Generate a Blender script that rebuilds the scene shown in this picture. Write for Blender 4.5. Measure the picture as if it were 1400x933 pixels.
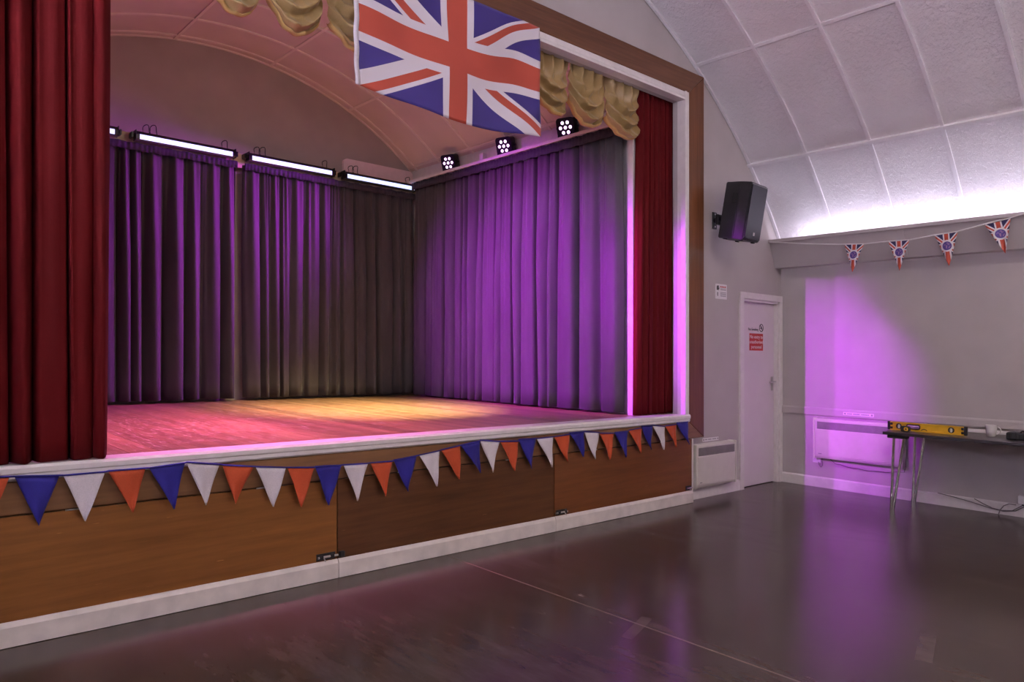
import bpy, bmesh, math, random
from mathutils import Vector, Matrix
R = math.radians
rnd = random.Random(7)
for o in list(bpy.data.objects):
    bpy.data.objects.remove(o)
scene = bpy.context.scene
COL = scene.collection

# ------------------------------------------------------------------ camera, world, exposure
cam_d = bpy.data.cameras.new('camera')
cam = bpy.data.objects.new('camera', cam_d)
COL.objects.link(cam)
cam.location = (-7.4935, -4.0349, 1.5)
cam.rotation_euler = (R(90), 0, R(-41.741))
cam_d.sensor_width = 36
cam_d.lens = 36 * 1011.86 / 1400
cam_d.shift_y = 1.9 / 1400
cam_d.clip_start = 0.05
scene.camera = cam
w = bpy.data.worlds.new('world')
scene.world = w
w.use_nodes = True
w.node_tree.nodes['Background'].inputs[0].default_value = (0.5, 0.5, 0.6, 1)
w.node_tree.nodes['Background'].inputs[1].default_value = 0.02
vs = scene.view_settings
vs.view_transform = 'Standard'
vs.look = 'None'
vs.gamma = 1
vs.use_curve_mapping = False
vs.exposure = 1.0
COVE = (24.0, 160.0)   # strength of the LED strips in the ceiling coves (right, unseen left fill)
PURPLE = (0.62, 0.035, 1.0)
P_WALL, P_CURT, P_RIGHT = 1200, 1150, 260
P_AMBER, P_PINK, P_FILL = 1500, 900, 26
FILL_LAMP = 115

# ------------------------------------------------------------------ hall dimensions (metres)
# x = 0 right wall, y = 0 front (proscenium) wall, z = 0 floor.
# The old hall is out of true: everything falls gently towards the right wall.
FALL = -0.02
XL = -9.3              # left wall
YB = -9.0              # rear wall
VX, VZ, VR = -4.65, -0.645, 5.62      # hall vault circle
SX, SZ, SR = -4.6, 0.9, 3.56          # stage vault circle
YF = -0.075            # plane of the proscenium frame and stage front
OPL, OPR, OPT = -7.5, -1.87, 3.66     # proscenium opening
ZS = 0.807             # stage floor
SYB = 3.72             # stage back wall
SXR, SXL = -2.26, -6.94

# ------------------------------------------------------------------ helpers
def tag(o, label=None, cat=None, group=None, kind=None):
    if label: o['label'] = label
    if cat: o['category'] = cat
    if group: o['group'] = group
    if kind: o['kind'] = kind
    return o

def empty(name, loc=(0, 0, 0), rot=(0, 0, 0), label=None, cat=None, group=None, kind=None, parent=None):
    o = bpy.data.objects.new(name, None)
    o.empty_display_size = 0.1
    COL.objects.link(o)
    o.location = loc
    o.rotation_euler = rot
    o.parent = parent
    return tag(o, label, cat, group, kind)

def obj(name, bm, mat=None, parent=None, loc=(0, 0, 0), rot=(0, 0, 0), smooth=False):
    me = bpy.data.meshes.new(name)
    if isinstance(bm, bmesh.types.BMesh):
        bm.normal_update()
        for ed in bm.edges:
            if len(ed.link_faces) == 2 and ed.calc_face_angle(0) > R(38): ed.smooth = False
        bm.to_mesh(me)
        bm.free()
    else:
        me.from_pydata(bm[0], [], bm[1])
    if mat is not None:
        for m in (mat if isinstance(mat, (list, tuple)) else [mat]):
            me.materials.append(m)
    if smooth:
        for p in me.polygons: p.use_smooth = True
    o = bpy.data.objects.new(name, me)
    COL.objects.link(o)
    o.location = loc
    o.rotation_euler = rot
    o.parent = parent
    return o

def link_copy(src, parent, loc=None, rot=None):
    o = src.copy()
    COL.objects.link(o)
    o.parent = parent
    if loc is not None: o.location = loc
    if rot is not None: o.rotation_euler = rot
    return o

def add_box(bm, x0, x1, y0, y1, z0, z1, bev=0, seg=1, mi=0):
    b = bmesh.new()
    bmesh.ops.create_cube(b, size=1)
    for v in b.verts:
        v.co = ((x0 + x1) / 2 + v.co.x * (x1 - x0), (y0 + y1) / 2 + v.co.y * (y1 - y0), (z0 + z1) / 2 + v.co.z * (z1 - z0))
    if bev:
        bmesh.ops.bevel(b, geom=b.edges[:], offset=bev, segments=seg, affect='EDGES', profile=0.5)
    for f in b.faces: f.material_index = mi
    merge(bm, b)
    return bm

def merge(bm, b, mtx=None):
    if mtx is not None:
        bmesh.ops.transform(b, matrix=mtx, verts=b.verts)
    vm = {}
    for v in b.verts: vm[v] = bm.verts.new(v.co)
    for f in b.faces:
        try:
            nf = bm.faces.new([vm[v] for v in f.verts])
            nf.material_index = f.material_index
            nf.smooth = f.smooth
        except ValueError:
            pass
    b.free()

def box(x0, x1, y0, y1, z0, z1, bev=0, seg=1):
    return add_box(bmesh.new(), x0, x1, y0, y1, z0, z1, bev, seg)

def add_cyl(bm, p0, p1, r0, r1=None, n=16, caps=True, smooth=True):
    r1 = r0 if r1 is None else r1
    p0, p1 = Vector(p0), Vector(p1)
    d = p1 - p0
    b = bmesh.new()
    bmesh.ops.create_cone(b, cap_ends=caps, segments=n, radius1=r0, radius2=r1, depth=d.length)
    for f in b.faces: f.smooth = smooth and len(f.verts) == 4
    m = Matrix.Translation((p0 + p1) / 2) @ d.to_track_quat('Z', 'Y').to_matrix().to_4x4()
    merge(bm, b, m)
    return bm

def cyl(*a, **k):
    return add_cyl(bmesh.new(), *a, **k)

def add_tube(bm, pts, r, n=6):
    pts = [Vector(p) for p in pts]
    rings = []
    up = Vector((0.13, 0.21, 0.97))
    for i, p in enumerate(pts):
        t = (pts[min(i + 1, len(pts) - 1)] - pts[max(i - 1, 0)]).normalized()
        a = t.cross(up)
        if a.length < 1e-4: a = t.cross(Vector((1, 0, 0)))
        a.normalize()
        c = t.cross(a)
        rings.append([bm.verts.new(p + (a * math.cos(2 * math.pi * k / n) + c * math.sin(2 * math.pi * k / n)) * r) for k in range(n)])
    for i in range(len(rings) - 1):
        for k in range(n):
            f = bm.faces.new((rings[i][k], rings[i][(k + 1) % n], rings[i + 1][(k + 1) % n], rings[i + 1][k]))
            f.smooth = True
    bm.faces.new(rings[0][::-1])
    bm.faces.new(rings[-1])
    return bm

def tube(pts, r, n=6):
    return add_tube(bmesh.new(), pts, r, n)

def add_prism(bm, pts, axis, a0, a1):
    """extrude a 2D polygon along an axis; pts in the order of the other two axes"""
    def P(p, a):
        return {'x': (a, p[0], p[1]), 'y': (p[0], a, p[1]), 'z': (p[0], p[1], a)}[axis]
    A = [bm.verts.new(P(p, a0)) for p in pts]
    B = [bm.verts.new(P(p, a1)) for p in pts]
    bm.faces.new(A)
    bm.faces.new(B[::-1])
    n = len(pts)
    for i in range(n):
        bm.faces.new((A[i], B[i], B[(i + 1) % n], A[(i + 1) % n]))
    bmesh.ops.recalc_face_normals(bm, faces=bm.faces[:])
    return bm

def prism(*a):
    return add_prism(bmesh.new(), *a)

def rrect(x0, x1, z0, z1, r, n=5):
    out = []
    for cx, cz, a in ((x1 - r, z1 - r, 0), (x0 + r, z1 - r, 90), (x0 + r, z0 + r, 180), (x1 - r, z0 + r, 270)):
        for k in range(n + 1):
            t = R(a + 90 * k / n)
            out.append((cx + r * math.cos(t), cz + r * math.sin(t)))
    return out

_font_dg = None
def text(name, s, size, mat, parent, loc, rot, align='CENTER', depth=0.0006, sx=1.0):
    cu = bpy.data.curves.new(name, 'FONT')
    cu.body = s
    cu.size = size
    cu.align_x = align
    cu.align_y = 'CENTER'
    cu.extrude = depth
    cu.resolution_u = 2
    t = bpy.data.objects.new(name + '_tmp', cu)
    COL.objects.link(t)
    bpy.context.view_layer.update()
    me = bpy.data.meshes.new_from_object(t.evaluated_get(bpy.context.evaluated_depsgraph_get()))
    bpy.data.objects.remove(t)
    bpy.data.curves.remove(cu)
    me.name = name
    me.materials.clear()
    me.materials.append(mat)
    for v in me.vertices: v.co.x *= sx
    o = bpy.data.objects.new(name, me)
    COL.objects.link(o)
    o.parent = parent
    o.location = loc
    o.rotation_euler = rot
    return o

# ------------------------------------------------------------------ materials
class NT:
    """tiny shorthand for shader node maths"""
    def __init__(s, name):
        s.m = bpy.data.materials.new(name)
        s.m.use_nodes = True
        s.t = s.m.node_tree
        s.b = s.t.nodes['Principled BSDF']
    def n(s, kind, **inp):
        nd = s.t.nodes.new('ShaderNode' + kind)
        for k, v in inp.items():
            key = int(k[1:]) if k[0] == 'i' and k[1:].isdigit() else k.replace('_', ' ')
            s.put(nd.inputs[key], v)
        return nd
    def put(s, sock, v):
        if isinstance(v, bpy.types.NodeSocket): s.t.links.new(v, sock)
        elif isinstance(v, (tuple, list)) and len(v) == 3 and len(sock.default_value) == 4: sock.default_value = (*v, 1)
        else: sock.default_value = v
    def math(s, op, a, b=None, clamp=False):
        nd = s.t.nodes.new('ShaderNodeMath')
        nd.operation = op
        nd.use_clamp = clamp
        s.put(nd.inputs[0], a)
        if b is not None: s.put(nd.inputs[1], b)
        return nd.outputs[0]
    def coords(s, kind='Object'):
        return s.n('TexCoord').outputs[kind]
    def mapping(s, vec, scale=(1, 1, 1), loc=(0, 0, 0), rot=(0, 0, 0)):
        nd = s.n('Mapping', Vector=vec)
        nd.inputs['Scale'].default_value = scale
        nd.inputs['Location'].default_value = loc
        nd.inputs['Rotation'].default_value = rot
        return nd.outputs[0]
    def noise(s, vec, scale, detail=3, rough=0.5):
        return s.n('TexNoise', Vector=vec, Scale=scale, Detail=detail, Roughness=rough).outputs[0]
    def ramp(s, fac, stops):
        nd = s.n('ValToRGB', Fac=fac)
        cr = nd.color_ramp
        while len(cr.elements) < len(stops): cr.elements.new(0.5)
        for e, (p, c) in zip(cr.elements, stops):
            e.position = p
            e.color = (*c, 1) if len(c) == 3 else c
        return nd.outputs[0]
    def mix(s, fac, a, b, blend='MIX'):
        nd = s.n('Mix')
        nd.data_type = 'RGBA'
        nd.blend_type = blend
        s.put(nd.inputs[0], fac)
        s.put(nd.inputs[6], a)
        s.put(nd.inputs[7], b)
        return nd.outputs[2]
    def bump(s, h, strength=0.2, dist=0.01):
        nd = s.n('Bump', Height=h)
        nd.inputs['Strength'].default_value = strength
        nd.inputs['Distance'].default_value = dist
        s.t.links.new(nd.outputs[0], s.b.inputs['Normal'])
    def set(s, **k):
        for a, v in k.items(): s.put(s.b.inputs[a.replace('_', ' ')], v)
        return s

def plain(name, col, rough=0.5, metal=0.0, var=0.06, scale=14, bump=0.0, bscale=60, sheen=0.0, emit=None, estr=0.0):
    t = NT(name)
    v = t.coords()
    nz = t.noise(v, scale, 3)
    c2 = tuple(max(0, c * (1 - var * 2)) for c in col)
    c1 = tuple(min(1, c * (1 + var)) for c in col)
    t.set(Base_Color=t.ramp(nz, [(0.3, c2), (0.7, c1)]), Roughness=rough, Metallic=metal)
    if bump: t.bump(t.noise(v, bscale, 3), bump, 0.004)
    if sheen: t.set(Sheen_Weight=sheen, Sheen_Roughness=0.5)
    if emit: t.set(Emission_Color=emit, Emission_Strength=estr)
    return t.m

def fabric(name, col, weave=240, rough=0.85, sheen=0.25, var=0.10):
    t = NT(name)
    v = t.coords()
    big = t.noise(t.mapping(v, (3, 3, 0.8)), 2.0, 3)
    c2 = tuple(c * (1 - var) for c in col)
    c1 = tuple(min(1, c * (1 + var)) for c in col)
    fine = t.noise(v, weave, 2)
    col_ = t.mix(0.18, t.ramp(big, [(0.35, c2), (0.65, c1)]), t.ramp(fine, [(0.3, tuple(c * .5 for c in col)), (0.7, tuple(min(1, c * 1.4) for c in col))]))
    t.set(Base_Color=col_, Roughness=rough, Specular_IOR_Level=0.12 if rough > 0.5 else 0.4, Sheen_Weight=sheen, Sheen_Roughness=0.4)
    t.bump(fine, 0.15, 0.002)
    return t.m

def wood(name, dark, light, grain=(1.2, 30, 30), rough=0.35, coat=0.15, scr=0.0):
    t = NT(name)
    v = t.coords()
    g = t.noise(t.mapping(v, grain), 1.6, 6, 0.6)
    g2 = t.noise(t.mapping(v, (grain[0] * .4, grain[1] * .12, grain[2] * .12)), 1.3, 3)
    c = t.mix(0.45, t.ramp(g, [(0.3, dark), (0.72, light)]), t.ramp(g2, [(0.3, dark), (0.7, light)]))
    if scr:
        s = t.ramp(t.noise(t.mapping(v, (6, 40, 60), rot=(0, 0.5, 0)), 1.7, 4), [(0.70, (0, 0, 0)), (0.76, (1, 1, 1))])
        c = t.mix(t.math('MULTIPLY', s, scr), c, tuple(min(1, x * 2.2 + .05) for x in light))
    t.set(Base_Color=c, Roughness=t.math('ADD', rough - .08, t.math('MULTIPLY', g2, 0.16)), Specular_IOR_Level=0.3, Coat_Weight=coat * 0.5, Coat_Roughness=0.25)
    t.bump(g, 0.06, 0.003)
    return t.m

M = {}
M['wall'] = plain('greige_wall_paint', (0.47, 0.425, 0.42), 0.55, var=0.03, scale=3, bump=0.12, bscale=120)
M['stage_wall'] = plain('stage_wall_paint', (0.40, 0.34, 0.32), 0.75, var=0.04, scale=3, bump=0.1, bscale=90)
M['white'] = plain('white_gloss_paint', (0.74, 0.70, 0.69), 0.32, var=0.03, scale=20, bump=0.05, bscale=50)
M['white_worn'] = plain('worn_white_paint', (0.72, 0.66, 0.62), 0.4, var=0.08, scale=9, bump=0.08, bscale=70)
M['rib'] = plain('white_ceiling_rib', (0.82, 0.79, 0.82), 0.45, var=0.02)
M['door'] = plain('white_door_paint', (0.70, 0.63, 0.66), 0.38, var=0.02, scale=4)
M['stage_vault'] = plain('cream_vault_paint', (0.66, 0.55, 0.50), 0.7, var=0.03, scale=3)
M['vault_strip'] = plain('pale_vault_strip', (0.76, 0.66, 0.60), 0.6, var=0.02)
M['cream_board'] = plain('cream_board', (0.72, 0.60, 0.42), 0.55, var=0.06, scale=6)
M['frame_wood'] = wood('mahogany_frame', (0.07, 0.026, 0.012), (0.19, 0.082, 0.040), (1.3, 26, 26), 0.32, 0.3)
M['frame_wood_v'] = wood('mahogany_frame_upright', (0.085, 0.029, 0.010), (0.21, 0.078, 0.028), (30, 30, 1.3), 0.32, 0.3)
M['panel_a'] = wood('honey_ply', (0.135, 0.047, 0.010), (0.26, 0.102, 0.024), (1.5, 20, 22), 0.42, 0.15, 0.5)
M['panel_b'] = wood('walnut_ply', (0.055, 0.020, 0.0065), (0.125, 0.049, 0.017), (1.5, 20, 22), 0.40, 0.15, 0.5)
M['panel_c'] = wood('chestnut_ply', (0.105, 0.033, 0.009), (0.19, 0.066, 0.019), (1.5, 20, 22), 0.42, 0.15, 0.4)
M['fascia'] = wood('brown_fascia', (0.125, 0.056, 0.022), (0.25, 0.125, 0.055), (1.2, 26, 26), 0.4, 0.15)
M['red_fabric'] = fabric('red_velvet', (0.085, 0.003, 0.004), 300, 0.8, 0.0)
M['grey_fabric'] = fabric('grey_stage_cloth', (0.068, 0.061, 0.064), 260, 0.85, 0.15)
M['head_fabric'] = fabric('dark_heading_tape', (0.05, 0.045, 0.06), 260, 0.9, 0.1)
M['gold'] = fabric('gold_taffeta', (0.34, 0.23, 0.095), 200, 0.36, 0.1)
M['gold_trim'] = fabric('gold_edging', (0.44, 0.28, 0.09), 200, 0.5, 0.2)
M['black'] = plain('black_plastic', (0.018, 0.017, 0.020), 0.42, var=0.1, bump=0.1, bscale=200)
M['black_metal'] = plain('black_metal', (0.014, 0.013, 0.018), 0.3, 0.4, var=0.1)
M['grille'] = plain('perforated_grille', (0.030, 0.028, 0.036), 0.34, 0.6, var=0.25, scale=260, bump=0.5, bscale=420)
M['rubber'] = plain('black_rubber', (0.012, 0.012, 0.012), 0.8)
M['chrome'] = plain('chrome', (0.75, 0.72, 0.70), 0.14, 1.0, var=0.02)
M['steel'] = plain('dull_steel', (0.55, 0.53, 0.52), 0.3, 1.0, var=0.05)
M['heater'] = plain('cream_heater_enamel', (0.66, 0.62, 0.57), 0.3, var=0.02)
M['heater_dark'] = plain('heater_grille_shade', (0.24, 0.225, 0.22), 0.5)
M['plastic_white'] = plain('white_plastic', (0.78, 0.75, 0.76), 0.35, var=0.02)
M['ink'] = plain('black_ink', (0.02, 0.02, 0.025), 0.6)
M['red_ink'] = plain('red_sign_print', (0.48, 0.03, 0.02), 0.4, var=0.03)
M['grey_ink'] = plain('grey_ink', (0.25, 0.23, 0.25), 0.6)
M['tabletop'] = plain('dark_laminate', (0.055, 0.045, 0.05), 0.28, var=0.08, scale=30)
M['table_edge'] = plain('table_edge_band', (0.03, 0.025, 0.03), 0.4)
M['yellow'] = plain('yellow_enamel', (0.70, 0.40, 0.02), 0.35, var=0.05)
M['mug'] = plain('white_ceramic', (0.72, 0.69, 0.68), 0.2, var=0.02)
M['vial'] = plain('clear_vial', (0.75, 0.78, 0.70), 0.1)
M['p_blue'] = fabric('blue_pennant_cloth', (0.026, 0.020, 0.19), 220, 0.6, 0.1)
M['p_white'] = fabric('white_pennant_cloth', (0.66, 0.61, 0.65), 220, 0.6, 0.1)
M['p_red'] = fabric('red_pennant_cloth', (0.46, 0.075, 0.028), 220, 0.6, 0.1)
M['cord_blue'] = fabric('blue_tape', (0.03, 0.024, 0.20), 220, 0.7, 0.1)
M['cord_white'] = fabric('white_tape', (0.72, 0.69, 0.68), 220, 0.7, 0.1)
M['cable'] = plain('grey_cable', (0.20, 0.17, 0.18), 0.5)
M['wire'] = plain('black_cable', (0.01, 0.01, 0.012), 0.5)
M['shadow_gap'] = plain('dark_void_boards', (0.02, 0.015, 0.012), 0.8)
M['pink_board'] = plain('pale_pink_board', (0.84, 0.66, 0.70), 0.5, var=0.03)
M['cove_led'] = plain('cove_led', (1, 1, 1), 0.5, emit=(0.81, 0.79, 1.0), estr=COVE[0])
M['cove_fill_led'] = plain('cove_fill_led', (1, 1, 1), 0.5, emit=(0.81, 0.79, 1.0), estr=COVE[1])
M['bar_led'] = plain('uv_bar_led', (0.9, 0.9, 1), 0.5, emit=(0.40, 0.50, 1.0), estr=0.9)
M['par_led'] = plain('par_led', (0.9, 0.9, 1), 0.5, emit=(0.90, 0.52, 1.0), estr=1.5)
M['fill_diffuser'] = plain('fill_diffuser', (1, 1, 1), 0.5, emit=(1.0, 0.86, 0.74), estr=FILL_LAMP)

def ceiling_panel_mat():
    t = NT('textured_ceiling_board')
    v = t.coords()
    a = t.noise(v, 26, 5, 0.6)
    b_ = t.noise(t.mapping(v, (1, 1.6, 1)), 70, 3)
    t.set(Base_Color=t.ramp(t.noise(v, 2.5, 2), [(0.3, (0.74, 0.70, 0.72)), (0.7, (0.80, 0.76, 0.78))]), Roughness=0.7)
    t.bump(t.math('ADD', a, t.math('MULTIPLY', b_, 0.4)), 0.9, 0.02)
    return t.m
M['ceil_panel'] = ceiling_panel_mat()

def hall_floor_mat():
    t = NT('sealed_strip_floor')
    v = t.coords()
    br = t.n('TexBrick', Vector=t.mapping(v, (1, 1, 1), rot=(0, 0, R(90))))
    br.offset = 0.37
    for k, val in (('Scale', 1.0), ('Mortar Size', 0.0022), ('Mortar Smooth', 0.4), ('Bias', 0.0), ('Brick Width', 1.5), ('Row Height', 0.14)):
        br.inputs[k].default_value = val
    br.inputs['Color1'].default_value = (0.050, 0.034, 0.027, 1)
    br.inputs['Color2'].default_value = (0.053, 0.036, 0.0285, 1)
    br.inputs['Mortar'].default_value = (0.046, 0.031, 0.025, 1)
    scuff = t.ramp(t.noise(t.mapping(v, (5, 1.2, 1), rot=(0, 0, 0.15)), 1.8, 6, 0.7), [(0.45, (0, 0, 0)), (0.95, (1, 1, 1))])
    patch = t.ramp(t.noise(v, 0.8, 4, 0.6), [(0.40, (0, 0, 0)), (0.60, (1, 1, 1))])
    wear = t.math('MULTIPLY', scuff, patch)
    c = t.mix(t.math('MULTIPLY', wear, 0.55), br.outputs['Color'], (0.17, 0.13, 0.115))
    # ghosts of old floor tape
    xyz = t.n('SeparateXYZ', Vector=v).outputs
    for cx_, cy_, rot_, hw, hh in ((-3.74, -2.74, 0.28, 0.20, 0.035), (-2.85, -2.55, 0.1, 0.10, 0.03), (-3.35, -1.1, 0.3, 0.09, 0.018), (-4.6, -1.72, 0.35, 0.16, 0.03), (-2.4, -2.9, 1.5, 0.5, 0.03)):
        dx, dy = t.math('SUBTRACT', xyz[0], cx_), t.math('SUBTRACT', xyz[1], cy_)
        ca, sa = math.cos(rot_), math.sin(rot_)
        lu = t.math('ADD', t.math('MULTIPLY', dx, ca), t.math('MULTIPLY', dy, sa))
        lv_ = t.math('SUBTRACT', t.math('MULTIPLY', dy, ca), t.math('MULTIPLY', dx, sa))
        inside = t.math('MULTIPLY', t.math('LESS_THAN', t.math('ABSOLUTE', lu), hw), t.math('LESS_THAN', t.math('ABSOLUTE', lv_), hh))
        c = t.mix(t.math('MULTIPLY', inside, t.math('MULTIPLY', t.noise(v, 9, 3), 0.40)), c, (0.20, 0.155, 0.135))
    sp = t.n('SeparateXYZ', Vector=v).outputs
    # pale welded seam running the length of the hall
    seam = t.math('LESS_THAN', t.math('ABSOLUTE', t.math('ADD', sp[0], 4.56)), 0.006)
    c = t.mix(t.math('MULTIPLY', seam, 0.35), c, (0.30, 0.235, 0.20))
    t.set(Base_Color=c, Roughness=t.math('ADD', 0.20, t.math('MULTIPLY', wear, 0.15)), Specular_IOR_Level=0.27)
    t.bump(t.noise(v, 3, 2), 0.02, 0.006)
    return t.m
M['hall_floor'] = hall_floor_mat()

def stage_plank_mat():
    t = NT('worn_stage_boards')
    v = t.coords()
    oi = t.n('ObjectInfo').outputs['Random']
    vv = t.n('VectorMath', i0=v, i1=t.n('CombineXYZ', X=t.math('MULTIPLY', oi, 31.0), Y=t.math('MULTIPLY', oi, 17.0)).outputs[0]).outputs[0]
    g = t.noise(t.mapping(vv, (40, 1.5, 10)), 1.4, 5, 0.65)
    base = t.ramp(g, [(0.25, (0.17, 0.095, 0.045)), (0.75, (0.40, 0.26, 0.14))])
    tone = t.ramp(oi, [(0, (0.62, 0.60, 0.58)), (1, (1.18, 1.10, 1.0))])
    scr = t.ramp(t.noise(t.mapping(vv, (30, 3, 10)), 2.2, 5, 0.7), [(0.54, (0, 0, 0)), (0.66, (1, 1, 1))])
    c = t.mix(t.math('MULTIPLY', scr, 0.75), t.mix(1.0, base, tone, 'MULTIPLY'), (0.62, 0.5, 0.38))
    t.set(Base_Color=c, Roughness=t.math('ADD', 0.32, t.math('MULTIPLY', scr, 0.2)), Coat_Weight=0.1)
    t.bump(g, 0.1, 0.002)
    return t.m
M['plank'] = stage_plank_mat()

def union_mat(name, su, sv, ou=0.0, ov=0.0):
    """national flag print over UV; half widths su, sv"""
    t = NT(name)
    uv = t.n('SeparateXYZ', Vector=t.coords('UV')).outputs
    U = t.math('MULTIPLY', t.math('SUBTRACT', uv[0], 0.5), 2 * su)
    V = t.math('MULTIPLY', t.math('SUBTRACT', uv[1], 0.5), 2 * sv)
    aU, aV = t.math('ABSOLUTE', U), t.math('ABSOLUTE', V)
    L = math.hypot(su, sv)
    # signed distances to the two diagonals
    d1 = t.math('DIVIDE', t.math('SUBTRACT', t.math('MULTIPLY', U, sv), t.math('MULTIPLY', V, su)), L)
    d2 = t.math('DIVIDE', t.math('ADD', t.math('MULTIPLY', U, sv), t.math('MULTIPLY', V, su)), L)
    def lt(a, b): return t.math('LESS_THAN', a, b)
    def gt(a, b): return t.math('GREATER_THAN', a, b)
    def mul(a, b): return t.math('MULTIPLY', a, b)
    def mx(a, b): return t.math('MAXIMUM', a, b)
    wsal = mx(lt(t.math('ABSOLUTE', d1), 3.0), lt(t.math('ABSOLUTE', d2), 3.0))
    sgU = t.math('SIGN', U)
    # red arms sit to one side of each diagonal, turning the same way round
    r1 = t.math('MULTIPLY', d1, sgU)
    r2 = t.math('MULTIPLY', d2, sgU)
    same = gt(mul(U, V), 0.0)
    a1 = mul(same, mul(lt(r1, 0.0), gt(r1, -2.0)))
    diff = lt(mul(U, V), 0.0)
    a2 = mul(diff, mul(gt(r2, 0.0), lt(r2, 2.0)))
    rsal = mx(a1, a2)
    wcr = mx(lt(aU, 5.0), lt(aV, 5.0))
    rcr = mx(lt(aU, 3.0), lt(aV, 3.0))
    blue, white, red = (0.026, 0.010, 0.155), (0.66, 0.61, 0.66), (0.40, 0.048, 0.022)
    c = t.mix(wsal, blue, white)
    c = t.mix(rsal, c, red)
    c = t.mix(wcr, c, white)
    c = t.mix(rcr, c, red)
    t.set(Base_Color=c, Roughness=0.65, Sheen_Weight=0.1)
    t.bump(t.noise(t.coords(), 260, 2), 0.08, 0.001)
    return t.m
M['union'] = union_mat('union_flag_print', 29, 15)

def pennant_print():
    """union pattern with a round blue badge ringed in white, on a narrow pennant"""
    t = NT('printed_pennant')
    uv = t.n('SeparateXYZ', Vector=t.coords('UV')).outputs
    U, V = t.math('SUBTRACT', uv[0], 0.5), t.math('SUBTRACT', uv[1], 0.62)
    aU, aV = t.math('ABSOLUTE', U), t.math('ABSOLUTE', V)
    def lt(a, b): return t.math('LESS_THAN', a, b)
    def mx(a, b): return t.math('MAXIMUM', a, b)
    yy = t.math('MULTIPLY', V, 1.45)
    d1 = t.math('ABSOLUTE', t.math('MULTIPLY', t.math('SUBTRACT', t.math('ABSOLUTE', U), t.math('ABSOLUTE', yy)), 0.707))
    rr = t.math('SQRT', t.math('ADD', t.math('MULTIPLY', U, U), t.math('MULTIPLY', yy, yy)))
    blue, white, red = (0.022, 0.018, 0.085), (0.74, 0.70, 0.72), (0.50, 0.07, 0.035)
    c = t.mix(lt(d1, 0.085), blue, white)
    c = t.mix(lt(d1, 0.035), c, red)
    c = t.mix(mx(lt(aU, 0.145), lt(t.math('ABSOLUTE', yy), 0.13)), c, white)
    c = t.mix(mx(lt(aU, 0.085), lt(t.math('ABSOLUTE', yy), 0.07)), c, red)
    c = t.mix(lt(rr, 0.27), c, white)
    c = t.mix(lt(rr, 0.20), c, (0.085, 0.05, 0.26))
    mark = t.ramp(t.noise(t.mapping(t.coords('UV'), (9, 9, 9)), 1.3, 2), [(0.52, (0, 0, 0)), (0.56, (1, 1, 1))])
    c = t.mix(t.math('MULTIPLY', lt(rr, 0.15), t.math('MULTIPLY', mark, 0.55)), c, (0.55, 0.30, 0.45))
    t.set(Base_Color=c, Roughness=0.6)
    return t.m
M['pennant_print'] = pennant_print()

# ------------------------------------------------------------------ the hall shell
def vault_z(x, cx=VX, cz=VZ, r=VR):
    return cz + math.sqrt(max(0.0, r * r - (x - cx) ** 2))

WT = 0.05   # front wall thickness at the arch
def columns_wall(name, y0, y1, segs, mat):
    """upright wall slab with an arched top; segs = (x0, x1, zlow)"""
    bm = bmesh.new()
    for x0, x1, z0 in segs:
        n = max(1, int((x1 - x0) / 0.3))
        for i in range(n):
            a, b = x0 + (x1 - x0) * i / n, x0 + (x1 - x0) * (i + 1) / n
            add_prism(bm, [(a, z0), (b, z0), (b, vault_z(b) + .02), (a, vault_z(a) + .02)], 'y', y0, y1)
    bmesh.ops.remove_doubles(bm, verts=bm.verts[:], dist=1e-5)
    # drop the inner faces shared by neighbouring columns
    seen = {}
    for f in bm.faces:
        seen.setdefault(tuple(sorted(v.index for v in f.verts)), []).append(f)
    bm.verts.index_update()
    seen = {}
    for f in bm.faces:
        seen.setdefault(frozenset(v.index for v in f.verts), []).append(f)
    dead = [f for fs in seen.values() if len(fs) > 1 for f in fs]
    bmesh.ops.delete(bm, geom=dead, context='FACES_ONLY')
    return tag(obj(name, bm, mat), kind='structure')

DX0, DX1, DZ = -0.775, -0.055, 1.935     # door opening
wall_front = columns_wall('wall_front', 0.0, WT, [(XL, OPL, 0), (OPL, OPR, OPT), (OPR, DX0, 0), (DX0, DX1, DZ), (DX1, 0.0, 0)], M['wall'])
tag(obj('floor', box(XL, 0.0, YB, 0.1, -0.1, 0), M['hall_floor']), kind='structure')
tag(obj('wall_right', box(0, 0.12, YB, 0.2, 0, 2.62), M['wall']), kind='structure')
tag(obj('wall_left', box(XL - 0.12, XL, YB, 0.2, 0, 2.62), M['wall']), kind='structure')
columns_wall('wall_back', YB - 0.12, YB, [(XL, 0.0, 0)], M['wall'])

def arc_pt(deg, r, cx, cz):
    a = R(deg)
    return cx + r * math.sin(a), cz + r * math.cos(a)

def arc_slab(bm, d0, d1, r0, r1, y0, y1, cx, cz, n=6):
    """curved board between two angles (degrees from vertical) and two radii"""
    rows = []
    for i in range(n + 1):
        d = d0 + (d1 - d0) * i / n
        xi, zi = arc_pt(d, r0, cx, cz)
        xo, zo = arc_pt(d, r1, cx, cz)
        rows.append([bm.verts.new(p) for p in ((xi, y0, zi), (xi, y1, zi), (xo, y1, zo), (xo, y0, zo))])
    for a, b in zip(rows, rows[1:]):
        for k in range(4):
            f = bm.faces.new((a[k], a[(k + 1) % 4], b[(k + 1) % 4], b[k]))
            f.smooth = k == 0
    bm.faces.new(rows[0])
    bm.faces.new(rows[-1][::-1])
    bmesh.ops.recalc_face_normals(bm, faces=bm.faces[:])
    return bm

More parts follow.
